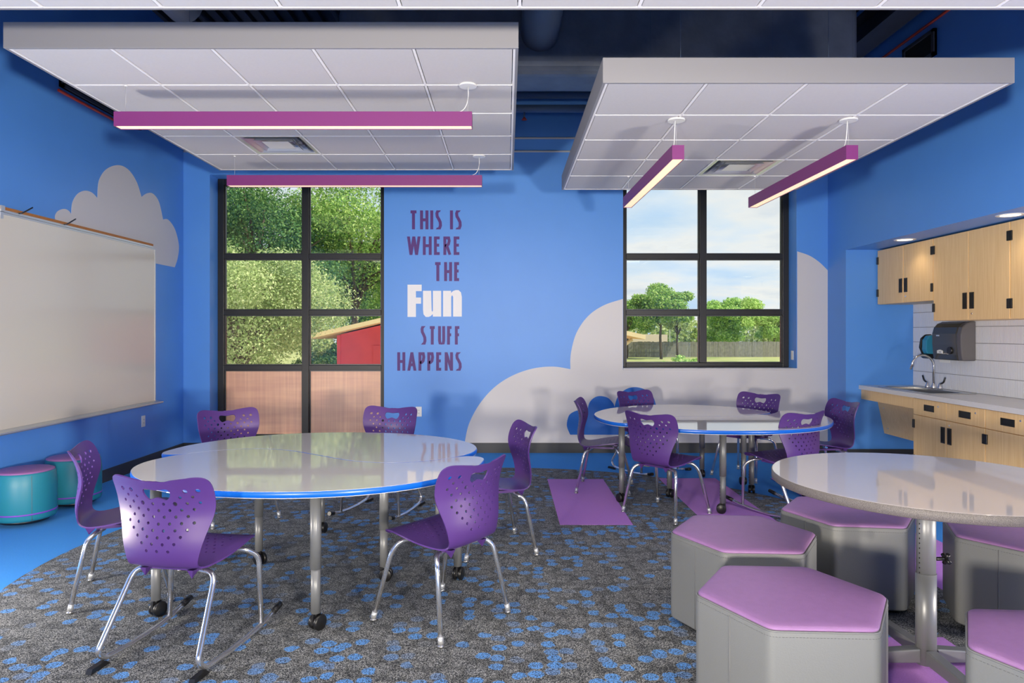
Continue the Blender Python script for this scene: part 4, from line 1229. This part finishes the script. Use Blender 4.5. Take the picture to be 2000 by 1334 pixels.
def make_round():
    t = thing('round_stool', 'x', 'stool'); r = 0.205
    MB().lathe([(r-0.02, 0.045), (r-0.004, 0.05), (r+0.004, 0.07), (r+0.004, 0.30), (r-0.004, 0.385), (r-0.012, 0.400)], n=64).build('stool_body', 'teal', t)
    MB().lathe([(r-0.012, 0.398), (r-0.010, 0.405), (r-0.03, 0.413), (0.05, 0.416)], n=64).build('cushion', 'teal_top', t)
    MB().lathe([(r+0.0045, 0.094), (r+0.0062, 0.097), (r+0.0062, 0.103), (r+0.0045, 0.106)], n=64).build('stripe', 'violet', t)
    MB().lathe([(0.02, 0.0), (0.10, 0.008), (0.16, 0.024), (r-0.02, 0.046)], n=48).build('rocking_base', 'black', t)
    a = -0.75
    MB().tube([((r+0.003)*math.cos(a), (r+0.003)*math.sin(a), 0.055), ((r+0.003)*math.cos(a), (r+0.003)*math.sin(a), 0.30), ((r-0.005)*math.cos(a), (r-0.005)*math.sin(a), 0.385)], 0.002, 6).build('seam', 'stitch', t)
    return t
rs = make_round(); TR_ = get_tree(rs)
for i, (x, y, lb) in enumerate([(-3.68, 5.18, 'teal round stool at the left edge of the photo'), (-3.655, 5.72, 'teal round stool between the side-on chair and the left wall')]):
    o = rs if i == 0 else copy_rec(rs, TR_)
    o.location = (x, y, 0.0); o['label'] = lb; o['group'] = 'teal round stools by the left wall'

# ================================================================== OUTSIDE
GZ = -0.8
g = MB().box(-80, YW+0.3, GZ-0.3, 90, 140, GZ).build('ground', 'grass'); struct(g)
rng = np.random.default_rng(3)
struct(MB().box(-14, YW+0.31, GZ, 16, 15.0, GZ+0.02).build('bounce_paving', 'bounce_pale'))  # unseen slab added to bounce sunlight up into the window reveals
def leaves(blobs, count, size, flat=0.5):
    """leaf quads scattered through ellipsoid blobs (cx, cy, cz, rx, ry, rz)"""
    bl = np.array(blobs); vol = bl[:, 3]*bl[:, 4]*bl[:, 5]; pick = rng.choice(len(bl), count, p=(vol**0.8)/np.sum(vol**0.8))
    d = rng.normal(size=(count, 3)); d /= np.linalg.norm(d, axis=1)[:, None]
    rad = rng.uniform(0.2, 1.0, count)**0.5*rng.uniform(0.85, 1.18, count)
    c = bl[pick, :3]+d*bl[pick, 3:]*rad[:, None]
    n = d*0.7+rng.normal(size=(count, 3))*0.8; n[:, 2] += 0.4; n /= np.linalg.norm(n, axis=1)[:, None]
    u = np.cross(n, rng.normal(size=(count, 3))); u /= np.linalg.norm(u, axis=1)[:, None]; w = np.cross(n, u)
    s = size*rng.uniform(0.6, 1.3, count)[:, None]
    V = np.empty((count, 4, 3)); V[:, 0] = c-u*s; V[:, 1] = c+w*s*flat; V[:, 2] = c+u*s; V[:, 3] = c-w*s*flat
    return V.reshape(-1, 3)
def leaf_obj(name, V, m, parent):
    n = len(V)//4; me = bpy.data.meshes.new(name)
    me.vertices.add(len(V)); me.vertices.foreach_set('co', V.astype(np.float32).ravel())
    me.loops.add(n*4); me.loops.foreach_set('vertex_index', np.arange(n*4, dtype=np.int32))
    me.polygons.add(n); me.polygons.foreach_set('loop_start', np.arange(0, n*4, 4, dtype=np.int32))
    me.polygons.foreach_set('loop_total', np.full(n, 4, dtype=np.int32)); me.update(calc_edges=True)
    me.materials.append(M[m]); o = bpy.data.objects.new(name, me); COL.objects.link(o)
    if parent: o.parent = parent
    return o
def tree(label, x, y, h, cr, cz, m, count, size, trunk=True, nb=18, squash=0.8, cat='tree', name='leafy_tree', group='trees outside the windows'):
    t = thing(name, label, cat, (x, y, GZ), 0, group)
    bl = [(0, 0, cz, cr*0.62, cr*0.62, cr*0.6*squash)]
    for i in range(nb):
        a = 2*PI*i/nb+rng.uniform(-0.3, 0.3); rr = cr*rng.uniform(0.35, 0.82); zz_ = cz+cr*squash*rng.uniform(-0.75, 0.75)*math.sqrt(max(0.2, 1-(rr/cr)**2))*1.15
        q = cr*rng.uniform(0.18, 0.36); bl.append((rr*math.cos(a), rr*math.sin(a), zz_, q*1.15, q, q*0.72))
    if trunk:
        tb_ = MB(); r0 = h*0.019
        tb_.tube([(0, 0, 0), (0.05*h*rng.uniform(-0.3, 0.3), 0, cz*0.4), (0, 0, cz*0.75), (0.03*h, 0, cz+cr*0.3)], [r0, r0*0.8, r0*0.65, r0*0.3], 8)
        for b in bl[1:]:
            z0_ = cz*0.55+rng.uniform(0, 0.25)*cz
            tb_.tube([(0, 0, z0_), (b[0]*0.5, b[1]*0.5, (z0_+b[2])/2+0.05*h), (b[0], b[1], b[2])], [r0*0.45, r0*0.3, r0*0.1], 6)
        tb_.build('trunk', 'bark', t)
    o = leaf_obj('crown', leaves(bl, count, size), m, t)
    return t
# left window: dense trees and shrubs close to the building
tree('olive-green leafy tree close outside the left half of the tall window', -5.6, 14.2, 5.5, 2.35, 2.6, 'leaf_olive', 60000, 0.034)
tree('second olive-green tree behind the mullion of the tall window', -6.9, 19.0, 6, 2.1, 2.6, 'leaf_olive', 42000, 0.042)
tree('dark green tree in the upper left pane of the tall window', -8.6, 23.4, 8, 3.1, 5.6, 'leaf_dark', 36000, 0.055)
tree('large green tree in the upper right pane of the tall window', -5.9, 26.6, 9, 3.7, 5.6, 'leaf_green', 48000, 0.06)
tree('green tree behind the red shed', -3.8, 33.5, 8, 3.6, 4.6, 'leaf_green', 34000, 0.07)
tree('tall dark tree far behind the red shed', -11.0, 31.5, 9, 3.9, 4.0, 'leaf_dark', 30000, 0.075)
tree('dark tree farthest behind the tall window', -8.4, 40.5, 9, 5.2, 5.2, 'leaf_dark', 40000, 0.09)
tree('low dark shrub filling the view under the trees by the shed', -5.6, 22.2, 2.5, 1.3, 1.3, 'leaf_dark', 16000, 0.045, False, cat='shrub', name='leafy_shrub')
tree('low green shrub left of the red shed', -5.2, 17.9, 2.5, 0.9, 0.9, 'leaf_green', 12000, 0.035, False, cat='shrub', name='leafy_shrub')
# right window
tree('spreading oak beyond the lawn in the right window', 13.2, 58, 7, 2.6, 4.6, 'leaf_green', 26000, 0.12, squash=0.95)
tree('oak cut off by the left side of the right window', 10.6, 60, 6, 2.3, 4.0, 'leaf_green', 16000, 0.12)
tree('sparse tree to the right of the spreading oak', 15.6, 62, 6, 1.7, 3.6, 'leaf_olive', 4500, 0.10)
tree('bright green round tree behind the fence in the right window', 22.3, 68, 6, 2.9, 3.5, 'leaf_bright', 24000, 0.12, squash=0.9)
tree('bright green tree at the right jamb of the right window', 27.6, 70, 5, 2.4, 2.7, 'leaf_bright', 16000, 0.12)
tree('leafy shrub on the lawn near the right window', 4.0, 15.2, 2.0, 0.62, 1.35, 'leaf_bright', 5200, 0.045, True, cat='shrub', name='leafy_shrub')
tree('small shrub at the left corner of the right window', 2.68, 14.2, 1.6, 0.42, 1.22, 'leaf_bright', 2200, 0.04, True, cat='shrub', name='leafy_shrub')
# far treeline
bl = []
for i in range(46):
    bl.append((-10+i*1.9, 118+rng.uniform(-4, 4), rng.uniform(0.5, 2.0), 3.0, 2.0, rng.uniform(2.0, 4.2)))
o = leaf_obj('treeline', leaves(bl, 26000, 0.35), 'leaf_olive', None); tag(o, 'distant olive treeline on the horizon', 'trees', kind='stuff')
# fence
t = thing('board_fence', 'grey weathered board fence across the far side of the lawn', 'fence', (0, 63, GZ))
m = MB(); x = 6.0
while x < 32:
    m.box(x, rng.uniform(-0.02, 0.02), 0, x+0.135, 0.03, 1.42+rng.uniform(-0.03, 0.03)); x += 0.15
o = m.build('fence_boards', 'fence', t); o['kind'] = 'stuff'
m = MB().box(6, 0.03, 0.35, 32, 0.08, 0.45).box(6, 0.03, 1.1, 32, 0.08, 1.2); m.build('rail', 'fence', t)
# far pale roofs
o = MB().box(17.5, 95, GZ, 22.5, 104, 1.2).build('far_house', 'far_roof'); tag(o, 'pale low building far behind the fence', 'building')
# pole
o = MB().tube([(19.2, 80, GZ), (19.2, 80, 5.2)], 0.07, 8).build('utility_pole', 'alu'); tag(o, 'thin pale utility pole far beyond the fence', 'pole')
# red shed with wide eaves
t = thing('red_shed', 'red shed with wide pale eaves behind the tall window', 'shed', (-0.2, 16, GZ))
z_e = 1.39-GZ
xl, xr = -3.74, 2.55; ap = -0.55
def roofz(x): return (1.40-GZ)+0.225*((x+4.35) if x < ap else (3.35-x))*1.0
m = MB()
pw = [(xl, 0), (xr, 0), (xr, roofz(xr)-0.13), (ap, roofz(ap)-0.13), (xl, roofz(xl)-0.13)]
n = len(pw); V = [(a, 0, b) for a, b in pw]+[(a, 5.0, b) for a, b in pw]
m.add(V, [tuple(range(n)), tuple(reversed(range(n, 2*n)))]+[(i, i+n, (i+1)%n+n, (i+1)%n) for i in range(n)])
m.build('shed_wall', 'barn', t)
for x0_, x1_ in ((-4.35, ap), (ap, 3.35)):
    za, zb = roofz(x0_), roofz(x1_)
    if x0_ == ap: za = roofz(ap-1e-6); zb = (1.40-GZ)
    V = [(x0_, -0.6, za-0.10), (x1_, -0.6, zb-0.10), (x1_, -0.6, zb), (x0_, -0.6, za), (x0_, 5.4, za-0.10), (x1_, 5.4, zb-0.10), (x1_, 5.4, zb), (x0_, 5.4, za)]
    MB().add(V, [(0,1,2,3), (4,7,6,5), (3,2,6,7), (0,4,5,1), (0,3,7,4), (1,5,6,2)]).build('roof_slab', 'eave', t)
    V2 = [(a, b, c+0.10+0.03) for a, b, c in V[:2]]
MB().box(-2.95, -0.02, 0, -2.1, 0.0, 1.95).build('shed_door', 'barn', t)
MB().box(-3.80, -0.03, 0, -3.72, 0.05, roofz(-3.76)-0.14).build('corner_board', 'barn', t)
MB().tube(fillet([(2.5, -0.3, 1.6), (2.9, -0.3, 1.95), (3.1, -0.3, 2.1)], 0.2), 0.04, 8).build('eave_brace', 'eave', t)
# low teal benches and a rack on the lawn
for (x, y, lb) in ((7.6, 37, 'low teal bench on the lawn left of the shrub'), (9.9, 37, 'low teal bench on the lawn right of the shrub')):
    t = thing('lawn_bench', lb, 'bench', (x, y, GZ), 0, 'teal lawn benches')
    MB().box(-0.6, -0.15, 0.4, 0.6, 0.15, 0.45).build('seat', 'teal_bench', t)
    for s in (-0.5, 0.5): MB().box(s-0.04, -0.12, 0, s+0.04, 0.12, 0.4).build('leg', 'teal_bench', t)
t = thing('lawn_rack', 'small dark metal rack on the lawn at the right of the window', 'rack', (11.9, 30.3, GZ))
m = MB()
for z_ in (0.45, 0.62, 0.78): m.box(-0.35, -0.02, z_, 0.35, 0.02, z_+0.03)
m.box(-0.35, -0.02, 0, -0.31, 0.02, 0.8).box(0.31, -0.02, 0, 0.35, 0.02, 0.8)
m.build('frame', 'dark_metal', t)
